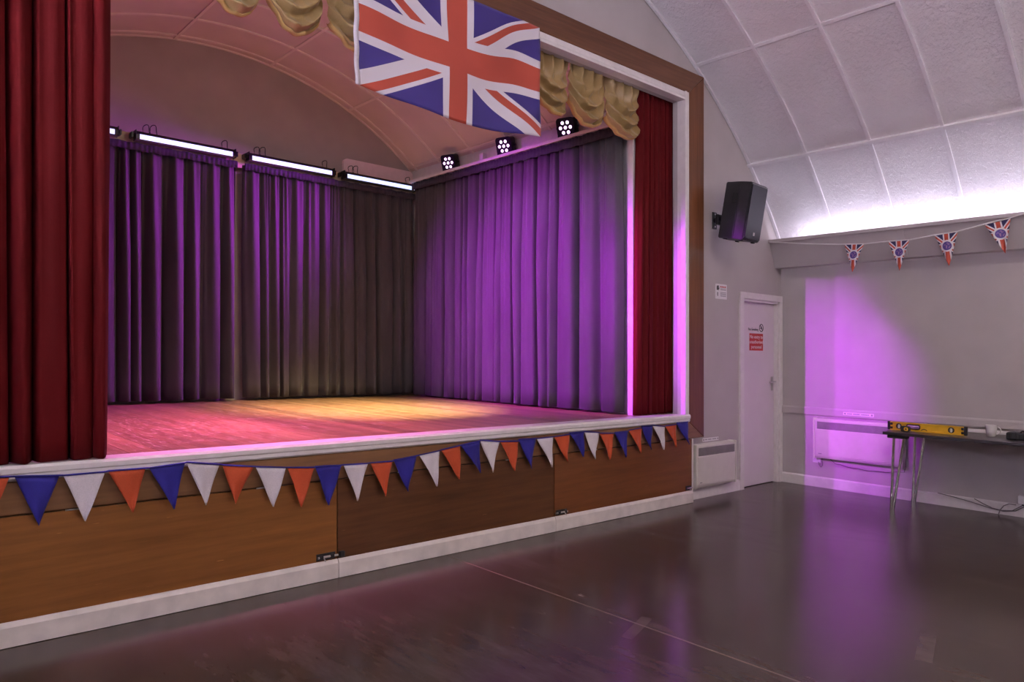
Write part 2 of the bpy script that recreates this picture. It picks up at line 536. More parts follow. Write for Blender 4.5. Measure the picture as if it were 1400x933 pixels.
ceil = tag(obj('ceiling', arc_slab(bmesh.new(), -56.2, 56.2, VR + 0.02, VR + 0.08, YB, WT, VX, VZ, 40), M['rib']), kind='structure')
angs = [56.0, 45.35, 32.85] + [32.85 - 12.5 * k for k in range(1, 8)] + [-56.0]
RIB_Y = [-0.02] + [-0.615 - 0.595 * k for k in range(14)] + [YB]
cell = {}
for a0, a1 in zip(angs, angs[1:]):
    for y0, y1 in zip(RIB_Y, RIB_Y[1:]):
        key = (round(a0, 2), round(y0 - y1, 3))
        if key not in cell:
            cell[key] = obj('ceiling_panel', arc_slab(bmesh.new(), a1 + 0.1, a0 - 0.1, VR + 0.005, VR + 0.02, 0.008, (y0 - y1) - 0.008, VX, VZ, 6), M['ceil_panel'], ceil, (0, y1, 0))
        else:
            link_copy(cell[key], ceil, (0, y1, 0))
rib = None
for y in RIB_Y[:-1]:
    if rib is None:
        rib = obj('ceiling_rib', arc_slab(bmesh.new(), -56, 56, VR - 0.012, VR + 0.01, -0.014, 0.014, VX, VZ, 48), M['rib'], ceil, (0, y, 0))
    else:
        link_copy(rib, ceil, (0, y, 0))
for a in angs[1:-1]:
    obj('ceiling_strip', arc_slab(bmesh.new(), a - 0.16, a + 0.16, VR - 0.034, VR + 0.01, YB, 0, VX, VZ, 2), M['rib'], ceil)

# coved ledges along both side walls, LED strip inside; the left is added fill
for side in (1, -1):
    def X(v): return v if side == 1 else XL - v
    cov = empty('trim_cove', (X(0), 0, 2.29 if side == 1 else 2.19), kind='structure')
    cov.name = 'trim_%d' % (1 if side == 1 else 2)
    prof = [(-0.13, 2.29), (-0.01, 2.29), (-0.01, 2.305), (-0.122, 2.305), (-0.225, 2.565), (-0.245, 2.565)]
    ysplit = [-0.001, -1.337, -3.77, -6.2, YB]
    for ya, yb_ in zip(ysplit, ysplit[1:]):
        bm = prism([(X(a) - X(0), b - 2.29) for a, b in prof], 'y', yb_ + 0.0015, ya - 0.0015)
        obj('cove_board', bm, M['wall'], cov)
    bm = prism([(X(a) - X(0), b - 2.29) for a, b in [(-0.262, 2.545), (-0.225, 2.545), (-0.225, 2.578), (-0.262, 2.578)]], 'y', YB, -0.001)
    obj('cove_lip', bm, M['wall'], cov)
    xa, xb = sorted((X(-0.135), X(-0.100))) if side == 1 else sorted((X(-0.215), X(-0.175)))
    zz = (2.395, 2.403) if side == 1 else (2.43, 2.485)
    led = obj('led_strip', box(xa, xb, YB + 0.1, -0.32, *zz), M['cove_led'] if side == 1 else M['cove_fill_led'])
    tag(led, 'white LED strip lying inside the coved ledge of the %s wall' % ('heater and table' if side == 1 else 'unseen opposite'), 'strip light')

# unseen ceiling lamps added around and behind the camera as fill light
def fill_lamp(x, y, label):
    z = vault_z(x) - 0.035
    e = empty('ceiling_fill_lamp', (x, y, z), label=label, cat='fill lamp', group='added round fill lamps down the hall')
    obj('lamp_base', cyl((0, 0, -0.02), (0, 0, 0.03), 0.20, n=32), M['plastic_white'], e)
    b = bmesh.new()
    bmesh.ops.create_uvsphere(b, u_segments=24, v_segments=8, radius=0.18)
    for v in b.verts: v.co.z = min(v.co.z, 0) * 0.4 - 0.02
    obj('fill_diffuser', b, M['fill_diffuser'], e, smooth=True)
for (x, y) in ((-3.2, -4.6), (-6.1, -4.6), (-3.2, -7.2), (-6.1, -7.2)):
    fill_lamp(x, y, 'added round white fill lamp on the %s side of the vault, %s' % ('heater' if x > -4 else 'far', 'halfway down the hall' if y > -5 else 'near the rear wall'))

# dado rail, skirtings
n_trim = [3]
def trim(bm, mat, name=None):
    if name is None:
        name = 'trim_%d' % n_trim[0]
        n_trim[0] += 1
    return tag(obj(name, bm, mat), kind='structure')
trim(prism([(0, .744), (-.016, .744), (-.018, .752), (-.018, .808), (-.012, .823), (0, .823)], 'y', YB, -0.002), M['wall'])
trim(prism([(0, 0), (-.018, 0), (-.018, .095), (-.010, .107), (0, .107)], 'y', YB, -0.002), M['white'], 'baseboard_right')
trim(prism([(XL, 0), (XL + .018, 0), (XL + .018, .095), (XL + .010, .107), (XL, .107)], 'y', YB, -0.002), M['white'], 'baseboard_left')
trim(prism([(0, 0), (-.018, 0), (-.018, .09), (-.010, .105), (0, .105)], 'x', -1.745, -0.842), M['white'], 'baseboard_front')

# ------------------------------------------------------------------ proscenium frame and stage
fr = empty('trim_%d' % n_trim[0], (0, 0, 0), kind='structure'); n_trim[0] += 1
BX, BT, BB = -1.557, 3.945, 0.584      # outer edge of brown frame
IX, IT, IB = -1.80, 3.738, 0.738       # inner edge of brown frame
LX, LI = XL + 0.25 + 1.557 - 0.07, OPL - 0.07
def mitred(pts, y0, y1):
    bm = prism(pts, 'y', y0, y1)
    bmesh.ops.bevel(bm, geom=[e for e in bm.edges if all(abs(v.co.y - y0) < 1e-6 for v in e.verts)], offset=0.006, segments=1, affect='EDGES')
    return bm
LXO = LI - 0.243
obj('frame_upright', mitred([(BX, BB), (BX, BT), (IX, IT), (IX, IB)], YF, 0), M['frame_wood_v'], fr)
obj('frame_upright', mitred([(LXO, BB), (LXO, BT), (LI, IT), (LI, IB)], YF, 0), M['frame_wood_v'], fr)
obj('frame_head', mitred([(LXO, BT), (BX, BT), (IX, IT), (LI, IT)], YF, 0), M['frame_wood'], fr)
obj('frame_sill', mitred([(LXO, BB), (BX, BB), (IX, IB), (LI, IB)], YF, 0), M['fascia'], fr)
# white moulded lining
ln = empty('trim_%d' % n_trim[0], (0, 0, 0), kind='structure'); n_trim[0] += 1
def lining(pts, axis, a0, a1, name):
    obj(name, prism(pts, axis, a0, a1), M['white'], ln)
zt = OPT
lining([(OPR, YF - .012), (OPR + .02, YF - .016), (OPR + .03, YF - .008), (OPR + .055, YF - .008), (OPR + .07, YF - .002), (OPR + .07, 0.0), (OPR, 0.0)], 'z', ZS, zt + .078, 'lining_upright')
lining([(OPL, YF - .012), (OPL - .02, YF - .016), (OPL - .03, YF - .008), (OPL - .07, YF - .002), (OPL - .07, 0.0), (OPL, 0.0)], 'z', ZS, zt + .078, 'lining_upright')
lining([(YF - .012, zt), (YF - .016, zt + .02), (YF - .008, zt + .03), (YF - .008, zt + .055), (YF - .002, zt + .076), (0.0, zt + .076), (0.0, zt)], 'x', OPL, OPR, 'lining_head')
lining([(YF - .004, .738), (YF - .014, .748), (YF - .014, .768), (YF - .02, .774), (YF - .02, .796), (YF - .012, ZS + .002), (0.05, ZS + .002), (0.05, .738)], 'x', OPL - .07, OPR + .07, 'stage_lip')

# stage access panels with their strip of skirting
def stage_hatch(x0, x1, mat, label, bolt, keep=0):
    e = empty('stage_hatch', ((x0 + x1) / 2, 0, 0), label=label, cat='hatch')
    h = (x1 - x0) / 2
    g = 0.003
    obj('panel_board', box(-h + g, h - g, YF, YF + 0.02, 0.10, 0.579, 0.0015), mat, e)
    obj('skirting_strip', prism([(YF + .002, 0.003), (YF - .018, 0.003), (YF - .018, .090), (YF - .008, .112), (YF + .002, .112)], 'x', -h + g, h - g), M['white_worn'], e)
    if bolt:
        s = bolt
        # barrel bolt at the free edge; s = -1 left edge, +1 right edge
        bx = s * (h - 0.075)
        b = obj('barrel_bolt', box(bx - 0.06, bx + 0.06, YF - 0.004, YF + 0.001, 0.118, 0.158, 0.001), M['black'], e)
        bm = bmesh.new()
        add_cyl(bm, (bx - s * 0.055, YF - 0.012, 0.138), (bx + s * 0.072, YF - 0.012, 0.138), 0.007, n=10)
        add_cyl(bm, (bx - 0.02 * s, YF - 0.012, 0.138), (bx - 0.02 * s, YF - 0.036, 0.118), 0.004, n=8)
        obj('bolt_rod', bm, M['steel'], b)
        for q in (-0.035, 0.035):
            obj('bolt_guide', box(bx + q - 0.012, bx + q + 0.012, YF - 0.022, YF - 0.003, 0.126, 0.150, 0.003), M['black'], b)
    if keep:
        kx = keep * (h - 0.024)
        obj('bolt_keep', box(kx - 0.016, kx + 0.016, YF - 0.022, YF + 0.001, 0.122, 0.156, 0.003), M['black'], e)
    # short brass-grey hinge knuckles along the top edge
    for q in (-0.5, 0.5):
        obj('hinge', cyl((q * h - 0.035, YF - 0.002, 0.582), (q * h + 0.035, YF - 0.002, 0.582), 0.004, n=8), M['steel'], e)
stage_hatch(-7.50, -7.172, M['panel_a'], 'short end piece of honey wooden stage front beyond the long panels', None)
stage_hatch(-7.172, -5.347, M['panel_a'], 'honey-brown wooden stage front panel below the gathered red curtain', 1)
stage_hatch(-5.347, -3.532, M['panel_b'], 'dark walnut stage front panel in the middle of the stage front', None, -1)
stage_hatch(-3.532, -1.752, M['panel_c'], 'chestnut wooden stage front panel next to the cream wall heater', -1)
# the bolt at the heater end of the last panel
last = [o for o in bpy.data.objects if o.name.startswith('stage_hatch') and o.type == 'EMPTY'][-1]
b = obj('barrel_bolt', box(0.79, 0.872, YF - 0.004, YF + 0.001, 0.118, 0.158, 0.001), M['black'], last)
bm = bmesh.new()
add_cyl(bm, (0.80, YF - 0.012, 0.138), (0.878, YF - 0.012, 0.138), 0.007, n=10)
add_cyl(bm, (0.83, YF - 0.012, 0.138), (0.83, YF - 0.036, 0.118), 0.004, n=8)
obj('bolt_rod', bm, M['steel'], b)
trim(box(-7.5, -1.756, YF + 0.021, -0.001, 0, 0.584), M['shadow_gap'])
trim(box(-1.7515, -1.733, YF - 0.004, -0.0005, 0.0, 0.5835, 0.002), M['white'])

# stage box
sfl = tag(obj('floor_stage', box(SXL, SXR, 0.05, SYB, ZS - 0.06, ZS - 0.022), M['shadow_gap']), kind='structure')
PW = 0.072
npl = int((SXR - SXL) / PW)
pl = None
for i in range(npl + 1):
    x = SXL + (i + 0.5) * PW
    if x > SXR: break
    if pl is None:
        pl = obj('plank', box(-PW / 2 + .0014, PW / 2 - .0014, 0.052, SYB, -0.022, 0, 0.0015), M['plank'], sfl, (x, 0, ZS))
    else:
        link_copy(pl, sfl, (x, 0, ZS - rnd.random() * 0.0012))
# side apron of the stage floor out to the arch (under the red curtains)
trim(box(SXR, OPR + 0.3, 0.051, 0.2, ZS - 0.04, ZS - 0.001), M['plank'])
trim(box(OPL - 0.3, SXL, 0.051, 0.2, ZS - 0.04, ZS - 0.001), M['plank'])
tag(obj('wall_stage_back', prism([(SXL - .1, ZS)] + [(SXR + .1, ZS)] + [(SX + SR * math.sin(R(a)), SZ + SR * math.cos(R(a)) + .02) for a in range(42, -43, -4)], 'y', SYB, SYB + 0.1), M['stage_wall']), kind='structure')
tag(obj('wall_stage_right', box(SXR, SXR + 0.1, 0.2, SYB + .1, ZS, 3.66), M['white']), kind='structure')
tag(obj('wall_stage_left', box(SXL - 0.1, SXL, 0.2, SYB + .1, ZS, 3.66), M['white']), kind='structure')
# returns between the stage box and the arch, and the plaster above the arch on the stage side
trim(box(-2.335, SXR, 0.14, 0.2, ZS, 4.3), M['white'])
tag(obj('wall_return_right', box(SXR, -1.45, 0.2, 0.25, ZS, 4.6), M['white']), kind='structure')
tag(obj('wall_return_left', box(-7.8, SXL, 0.2, 0.25, ZS, 4.6), M['white']), kind='structure')
trim(box(-7.8, -1.45, WT, 0.25, 4.6, 4.65), M['stage_wall'])
trim(box(-1.47, -1.42, WT, 0.25, ZS, 4.6), M['stage_wall'])
trim(box(-7.83, -7.78, WT, 0.25, ZS, 4.6), M['stage_wall'])

cs = tag(obj('ceiling_stage', arc_slab(bmesh.new(), -41.5, 41.5, SR + 0.012, SR + 0.06, 0.2, SYB + .05, SX, SZ, 36), M['stage_vault']), kind='structure')
sang = [-41, -40, -24, -8, 8, 24, 40, 41]
sy = [SYB, SYB - 0.13, 3.10, 2.48, 1.86, 1.24, 0.62, 0.22]
for a0, a1 in zip(sang, sang[1:]):
    for y1, y0 in zip(sy, sy[1:]):
        obj('vault_panel', arc_slab(bmesh.new(), a0 + 0.1, a1 - 0.1, SR + 0.004, SR + 0.014, y0 + .006, y1 - .006, SX, SZ, 5), M['stage_vault'], cs)
for i, y in enumerate(sy[:-1]):
    obj('vault_rib', arc_slab(bmesh.new(), -41, 41, SR - 0.009, SR + 0.008, y - (.025 if i == 0 else .013), y + (0 if i == 0 else .013), SX, SZ, 30), M['vault_strip'], cs)
for a in sang[1:-1]:
    obj('vault_strip', arc_slab(bmesh.new(), a - .22, a + .22, SR - 0.009, SR + 0.008, 0.22, SYB, SX, SZ, 2), M['vault_strip'], cs)

# curtain boards
trim(box(SXL + .05, SXR - .0, SYB - 0.10, SYB - 0.075, 3.235, 3.385, .002), M['cream_board'])
trim(box(SXR - 0.195, SXR + .0, 0.26, SYB - 0.101, 3.38, 3.41, .002), M['white'])
trim(box(SXL, SXL + 0.14, 0.26, SYB - 0.101, 3.385, 3.41, .002), M['white'])

# ------------------------------------------------------------------ curtains
def curtain(name, p0, p1, zt, zb, n, amp, mat, seed, label, cat='curtain', group=None, gather=0.35, head=0.0, drift=0.02, flare=0.0, bulge=None, rows=16, cols_per=18, ztop_fn=None, zbot_fn=None):
    """hanging cloth between two plan points with n irregular folds (n/2.. deep at hem, tight at top)"""
    r = random.Random(seed)
    p0, p1 = Vector(p0), Vector(p1)
    ax = (p1 - p0)
    Lh = ax.length
    ax.normalize()
    nr = Vector((-ax.y, ax.x))          # left normal of the run
    # irregular fold phases
    wdt = [0.55 + r.random() * 1.0 for _ in range(n)]
    s = sum(wdt)
    edges = [0]
    for q in wdt: edges.append(edges[-1] + q / s)
    amps = [0.45 + r.random() * 0.95 for _ in range(n + 1)]
    dr = [(r.random() - 0.5) * 2 for _ in range(n + 1)]
    fl = [r.random() for _ in range(n + 1)]
    C_ = n * cols_per
    verts, faces = [], []
    for j in range(rows + 1):
        t = j / rows
        tt = t ** 1.3
        for i in range(C_ + 1):
            u = i / C_
            k = min(n - 1, int(u * n))
            f = u * n - k
            s_ = edges[k] + (edges[k + 1] - edges[k]) * f
            am = amps[k] * (1 - f) + amps[k + 1] * f
            d_ = dr[k] * (1 - f) + dr[k + 1] * f
            ph = 2 * math.pi * f
            grow = gather + (1 - gather) * min(1, t * 2.2)
            pw_ = ph + 0.75 * math.sin(ph) * (fl[k] - 0.5) * 2
            g = abs(math.cos(pw_ / 2))
            shape = 0.85 - 1.95 * g ** 2.1 - 0.30 * math.cos(2 * pw_ + 6 * fl[k] + 1.5 * t) * (1 - g * g)
            off = amp * am * grow * shape + amp * 0.30 * math.sin(3 * ph + 6 * fl[k]) * (1 - tt) * 0.6
            lat = s_ * Lh - 0.32 * amp * am * grow * math.sin(ph) + d_ * drift * tt * (1 if 0 < s_ < 1 else 0.3)
            lat *= 1 + flare * t
            if bulge: off += bulge(s_, t)
            xy = p0 + ax * lat + nr * off
            z = zt + (zb - zt) * t
            if j == rows and zbot_fn: z = zbot_fn(xy, s_)
            verts.append((xy.x, xy.y, z))
    W = C_ + 1
    for j in range(rows):
        for i in range(C_):
            faces.append((j * W + i, j * W + i + 1, (j + 1) * W + i + 1, (j + 1) * W + i))
    mid = (p0 + p1) / 2
    e = empty(name, (mid.x, mid.y, zb), label=label, cat=cat, group=group)
    vs_ = [(x - mid.x, y - mid.y, z - zb) for x, y, z in verts]
    d = obj('drape', (vs_, faces), mat, e, smooth=True)
    sm = d.modifiers.new('thickness', 'SOLIDIFY')
    sm.thickness = 0.004
    # stitched hem line
    if head:
        hv, hf = [], []
        H = int(Lh / 0.012)
        for j in range(3):
            for i in range(H + 1):
                u = i / H
                xy = p0 + ax * (u * Lh) + nr * (amp * 0.62 + 0.008 * math.sin(u * Lh * 150 + 3 * math.sin(u * Lh * 9)) * (0.5 + .5 * j / 2))
                hv.append((xy.x - mid.x, xy.y - mid.y, zt - zb + 0.012 + 0.004 * math.sin(u * Lh * 41) - head * j / 2))
        for j in range(2):
            for i in range(H):
                hf.append((j * (H + 1) + i, j * (H + 1) + i + 1, (j + 1) * (H + 1) + i + 1, (j + 1) * (H + 1) + i))
        h = obj('heading_tape', (hv, hf), M['head_fabric'], e, smooth=True)
        sm = h.modifiers.new('thickness', 'SOLIDIFY')
        sm.thickness = 0.004
    return e

YC = SYB - 0.19
curtain('stage_curtain', (-4.545, YC), (SXL + .10, YC), 3.25, ZS + .03, 13, 0.075, M['grey_fabric'], 3, 'grey backdrop curtain partly hidden by the bunched red house curtain', group=None, head=0.07)
curtain('stage_curtain', (-2.36, YC), (-4.47, YC), 3.25, ZS + .03, 14, 0.068, M['grey_fabric'], 11, 'grey gathered stage backdrop curtain ending in the corner below the pink board', head=0.07)
XCS = SXR - 0.135
curtain('stage_curtain', (XCS, 0.24), (XCS, YC - .09), 3.362, ZS + .02, 18, 0.075, M['grey_fabric'], 23, 'purple-lit grey side curtain hanging below the row of spotlights with round LEDs', head=0.085)
curtain('stage_curtain', (SXL + 0.135, YC - .09), (SXL + 0.135, 0.24), 3.362, ZS + .02, 18, 0.075, M['grey_fabric'], 29, 'grey side curtain on the far wing of the stage behind the gathered red curtain', head=0.085)
# red house curtains drawn to the sides
curtain('house_curtain', (-6.525, 0.03), (-7.48, 0.03), 4.3, ZS - .03, 9, 0.085, M['red_fabric'], 5, 'heavy red velvet house curtain bunched over the white stage lip', gather=0.75, drift=0.03,
        bulge=lambda s, t: 0.05 * t * (1 - 0.9 * max(0, 1 - s * 5)), rows=22, zbot_fn=lambda p, s: ZS + 0.006 if p.y > YF - 0.035 else ZS - 0.035)
curtain('house_curtain', (-1.56, 0.098), (-2.30, 0.098), 4.3, ZS + .005, 10, 0.030, M['red_fabric'], 8, 'narrow red house curtain drawn back beside the purple-lit side curtain', gather=0.7, drift=0.02, flare=0.075, rows=18)

# ------------------------------------------------------------------ gold swag valance
def swags():
    e = empty('swag_valance', (-4.7, 0.03, 3.8), label='gold taffeta valance of ruched swags across the top of the stage opening', cat='valance')
    bd = [-1.88, -2.33, -2.775, -3.216, -3.64, -4.06, -4.48, -4.91, -5.334, -5.724, -6.07, -6.47]
    r = random.Random(4)
    NU, NV = 56, 56
    for b0, b1 in zip(bd[1:], bd[2:]):
        x0, x1 = b1, b0
        zb_ = 3.195 + r.random() * 0.03
        zj0, zj1 = 3.36 + .06 * r.random(), 3.36 + .06 * r.random()
        ph = r.random() * 6
        skew = (r.random() - .5) * 0.25
        verts, faces = [], []
        for j in range(NV + 1):
            v = j / NV
            for i in range(NU + 1):
                u = i / NU
                uu = u + skew * math.sin(math.pi * u) * v * 0.35
                arch = math.sin(math.pi * min(1, max(0, uu))) ** 0.75
                zj = zj0 * (1 - u) + zj1 * u
                hem = zj - (zj - zb_) * arch
                # the gathered edges hang together: rows bunch near the junctions
                topz = 3.80
                z = topz + (hem - topz) * (v ** (1.0 - 0.25 * arch))
                dist = min(u, 1 - u)
                # U shaped folds deepen towards the hem, upright pleats fade out below the top
                def tri(x): return 1 - abs(2 * (x - math.floor(x)) - 1)
                def sst(x, lo, hi):
                    x = min(1, max(0, (x - lo) / (hi - lo)))
                    return x * x * (3 - 2 * x)
                low = sst(v, 0.22, 0.62)
                q = 3.6 * v ** 1.35 + 0.30 * math.sin(2.6 * u + ph) + ph
                fold = tri(q) ** 1.4 - 0.45
                pleat = tri(3.6 * u + ph + 0.8 * v * (u - .5) + 0.12 * math.sin(5 * v + ph)) ** 1.2 - 0.45
                y = 0.03 - 0.055 * arch * (0.15 + 0.85 * v)
                y -= 0.095 * fold * low * (0.25 + 0.75 * arch)
                y -= 0.070 * pleat * (1 - low) + 0.018 * pleat * low
                if dist < 0.12: y += 0.022 * (1 - dist / 0.12)
                z -= 0.03 * fold * low * arch
                x = x0 + (x1 - x0) * u
                # cloth is pulled in to the junctions lower down
                x += (0.5 - u) * 0.05 * v * (1 - arch)
                verts.append((x + 4.7, y + 0.02, z - 3.8))
        W = NU + 1
        for j in range(NV):
            for i in range(NU):
                faces.append((j * W + i, (j + 1) * W + i, (j + 1) * W + i + 1, j * W + i + 1))
        s = obj('swag', (verts, faces), M['gold'], e, smooth=True)
        sm = s.modifiers.new('thickness', 'SOLIDIFY')
        sm.thickness = 0.003
        # plain edging band along the hem, curling back
        hv, hf = [], []
        for i in range(NU + 1):
            X_, Y_, Z_ = verts[NV * W + i]
            for q, (dy, dz) in enumerate(((-0.003, 0.006), (0.0, -0.010), (0.02, -0.014), (0.045, -0.004))):
                hv.append((X_, Y_ + dy, Z_ + dz))
        for i in range(NU):
            for q in range(3):
                hf.append((i * 4 + q, i * 4 + q + 1, (i + 1) * 4 + q + 1, (i + 1) * 4 + q))
        obj('hem_band', (hv, hf), M['gold_trim'], s, smooth=True)
swags()

# ------------------------------------------------------------------ union flag
def flag():
    NU, NV = 72, 40
    x0, x1, ztop = -5.245, -3.712, 3.745
    verts, faces, uvs = [], [], []
    def f(u, v):
        x = x0 + (x1 - x0) * u - 0.02 * v * u * u
        low = 2.925 - 0.055 * math.sin(math.pi * min(1, u * 0.9)) + 0.0 * u
        low += 0.02 * u
        z = ztop + (low - ztop) * v - 0.035 * math.sin(math.pi * u) * (1 - v) * 0.4
        # drooping ripples towards the fly
        sag = math.exp(-((u - 0.86) / 0.13) ** 2)
        z += 0.085 * sag * math.sin(math.pi * min(1, v * 1.1)) * (1 - v)
        y = -0.115 - 0.012 * math.sin(5.2 * u + 1.2) * (0.3 + v) - 0.03 * sag * math.sin(2.5 * v * math.pi + 0.5) * v - 0.012 * math.sin(11 * u + 4 * v)
        y -= 0.03 * v * v * (1 - u)
        y += 0.006 * math.sin(19 * u - 7 * v)
        return (x, y, z)
    for j in range(NV + 1):
        for i in range(NU + 1):
            p = f(i / NU, j / NV)
            verts.append((p[0] - x0, p[1] + 0.115, p[2] - ztop))
            uvs.append((i / NU, 1 - j / NV))
    W = NU + 1
    for j in range(NV):
        for i in range(NU):
            faces.append((j * W + i, (j + 1) * W + i, (j + 1) * W + i + 1, j * W + i + 1))
    e = empty('union_flag', (x0, -0.115, ztop), label='large red, white and blue union flag hung from the head of the stage frame', cat='flag')
    c = obj('flag_cloth', (verts, faces), M['union'], e, smooth=True)
    uvl = c.data.uv_layers.new(name='UVMap')
    for lp in c.data.loops: uvl.data[lp.index].uv = uvs[lp.vertex_index]
    c.modifiers.new('thickness', 'SOLIDIFY').thickness = 0.0015
    # white header tape down the hoist
    hv, hf = [], []
    for j in range(NV + 1):
        p = f(0, j / NV)
        for dx in (-0.028, 0.004):
            hv.append((p[0] - x0 + dx + 0.003 * math.sin(j * .7), p[1] + 0.113, p[2] - ztop))
    for j in range(NV): hf.append((j * 2, j * 2 + 2, j * 2 + 3, j * 2 + 1))
    h = obj('header_tape', (hv, hf), M['p_white'], e, smooth=True)
    h.modifiers.new('thickness', 'SOLIDIFY').thickness = 0.003
flag()

# ------------------------------------------------------------------ bunting
def pennant(parent, a, b, tip, mat, seed, out=(0, -1, 0), uv=False, name='pennant'):
    """cloth triangle a-b-tip with a slight billow along out"""
    r = random.Random(seed)
    a, b, tip, out = Vector(a), Vector(b), Vector(tip), Vector(out)
    N = 8
    verts, faces, uvs = [], [], []
    idx = {}
    k1, k2 = r.random() * 6, (r.random() - .5)
    for j in range(N + 1):
        v = j / N
        for i in range(N + 1):
            u = i / N
            w_ = 1 - v * 0.985
            top = a + (b - a) * u
            base = a + (b - a) * (0.5 + (u - .5))
            p = top * (1 - v) + tip * v + (a - b) * 0.0
            p = p + (b - a) * (u - .5) * 0.015 * v
            p += out * (0.010 * math.sin(5 * u + k1 + 3 * v) * math.sin(math.pi * v * .8) + 0.012 * v * (0.5 + k2))
            idx[(i, j)] = len(verts)
            verts.append(p)
            uvs.append((0.5 + (u - .5) * (1 - v), 1 - v))
    for j in range(N):
        for i in range(N):
            faces.append((idx[i, j], idx[i, j + 1], idx[i + 1, j + 1], idx[i + 1, j]))
    o = obj(name, ([tuple(v) for v in verts], faces), mat, parent, smooth=True)
    if uv:
        l = o.data.uv_layers.new(name='UVMap')
        for lp in o.data.loops: l.data[lp.index].uv = uvs[lp.vertex_index]
    o.modifiers.new('thickness', 'SOLIDIFY').thickness = 0.001
    return o

BUNT_FRONT = [
    ((-7.073, 0.770), (-6.972, 0.763), (-7.020, 0.643), 'p_red'),
    ((-6.953, 0.762), (-6.781, 0.750), (-6.861, 0.533), 'p_blue'),
    ((-6.764, 0.748), (-6.591, 0.748), (-6.677, 0.528), 'p_white'),
    ((-6.578, 0.751), (-6.412, 0.749), (-6.472, 0.542), 'p_red'),
    ((-6.395, 0.748), (-6.226, 0.758), (-6.282, 0.534), 'p_blue'),
    ((-6.218, 0.761), (-6.051, 0.735), (-6.123, 0.533), 'p_white'),
    ((-6.034, 0.730), (-5.867, 0.707), (-5.970, 0.521), 'p_red'),
    ((-5.856, 0.705), (-5.683, 0.685), (-5.759, 0.478), 'p_white'),
    ((-5.674, 0.684), (-5.512, 0.669), (-5.596, 0.457), 'p_red'),
    ((-5.506, 0.673), (-5.339, 0.666), (-5.423, 0.444), 'p_blue'),
    ((-5.323, 0.667), (-5.160, 0.661), (-5.235, 0.446), 'p_white'),
    ((-5.141, 0.663), (-4.984, 0.659), (-5.037, 0.450), 'p_red'),
    ((-4.976, 0.665), (-4.806, 0.678), (-4.876, 0.462), 'p_blue'),
    ((-4.784, 0.681), (-4.625, 0.697), (-4.654, 0.470), 'p_white'),
    ((-4.613, 0.701), (-4.456, 0.718), (-4.462, 0.495), 'p_red'),
    ((-4.450, 0.720), (-4.283, 0.737), (-4.283, 0.520), 'p_blue'),
    ((-4.283, 0.741), (-4.107, 0.721), (-4.174, 0.514), 'p_white'),
    ((-4.101, 0.721), (-3.931, 0.711), (-3.966, 0.505), 'p_red'),
    ((-3.927, 0.723), (-3.754, 0.720), (-3.801, 0.505), 'p_blue'),
    ((-3.746, 0.717), (-3.575, 0.720), (-3.592, 0.496), 'p_white'),
    ((-3.565, 0.720), (-3.401, 0.726), (-3.423, 0.521), 'p_red'),
    ((-3.401, 0.737), (-3.237, 0.737), (-3.253, 0.546), 'p_blue'),
    ((-3.237, 0.737), (-3.064, 0.721), (-3.116, 0.516), 'p_white'),
    ((-3.055, 0.714), (-2.881, 0.703), (-2.933, 0.496), 'p_red'),
    ((-2.874, 0.709), (-2.703, 0.711), (-2.739, 0.498), 'p_blue'),
    ((-2.696, 0.716), (-2.521, 0.727), (-2.539, 0.516), 'p_red'),
    ((-2.529, 0.740), (-2.376, 0.739), (-2.403, 0.536), 'p_blue'),
    ((-2.376, 0.739), (-2.205, 0.721), (-2.229, 0.523), 'p_white'),
    ((-2.197, 0.725), (-2.035, 0.729), (-2.045, 0.529), 'p_red'),
    ((-2.035, 0.744), (-1.862, 0.743), (-1.853, 0.541), 'p_blue')]
def stage_bunting():
    e = empty('bunting', (-4.4, YF - .03, 0.7), label='long string of blue, white and red triangular pennants draped along the stage front', cat='bunting')
    y = YF - 0.034
    cord = []
    for k, (a, b, t, c) in enumerate(BUNT_FRONT):
        A, B, T = [(p[0] + 4.4, y - YF + .03, p[1] - 0.7) for p in (a, b, t)]
        pennant(e, A, B, T, M[c], 100 + k)
        cord += [A, B]
    bm = bmesh.new()
    add_tube(bm, [(p[0], p[1] - 0.002, p[2] + 0.003) for p in cord], 0.0045, 6)
    obj('cord', bm, M['cord_blue'], e)
stage_bunting()

def wall_bunting():
    xw = -0.268
    e = empty('bunting', (xw, -1.5, 2.45), label='white tape with printed union pennants bearing round badges along the coved ledge', cat='bunting')
    S = {'cord': [(-0.024, 2.55), (-0.109, 2.542), (-0.416, 2.496), (-0.761, 2.455), (-0.995, 2.437), (-1.218, 2.439), (-1.403, 2.433), (-1.613, 2.455), (-1.799, 2.466), (-2.005, 2.507), (-2.19, 2.535), (-2.29, 2.558), (-2.44, 2.582)], 'flags': [((-0.81, 2.447), (-0.996, 2.434), (-0.888, 2.176)), ((-1.218, 2.436), (-1.403, 2.43), (-1.317, 2.159)), ((-1.613, 2.449), (-1.799, 2.461), (-1.73, 2.173)), ((-2.005, 2.498), (-2.195, 2.528), (-2.16, 2.243))]}
    pts = [(0, y + 1.5, z - 2.45) for y, z in S['cord']]
    bm = bmesh.new()
    add_tube(bm, pts, 0.006, 6)
    obj('cord', bm, M['cord_white'], e)
    for k, (a, b, t) in enumerate(S['flags']):
        A, B, T = [(-0.004, p[0] + 1.5, p[1] - 2.45) for p in (a, b, t)]
        pennant(e, A, B, T, M['pennant_print'], 40 + k, out=(-1, 0, 0), uv=True)
wall_bunting()

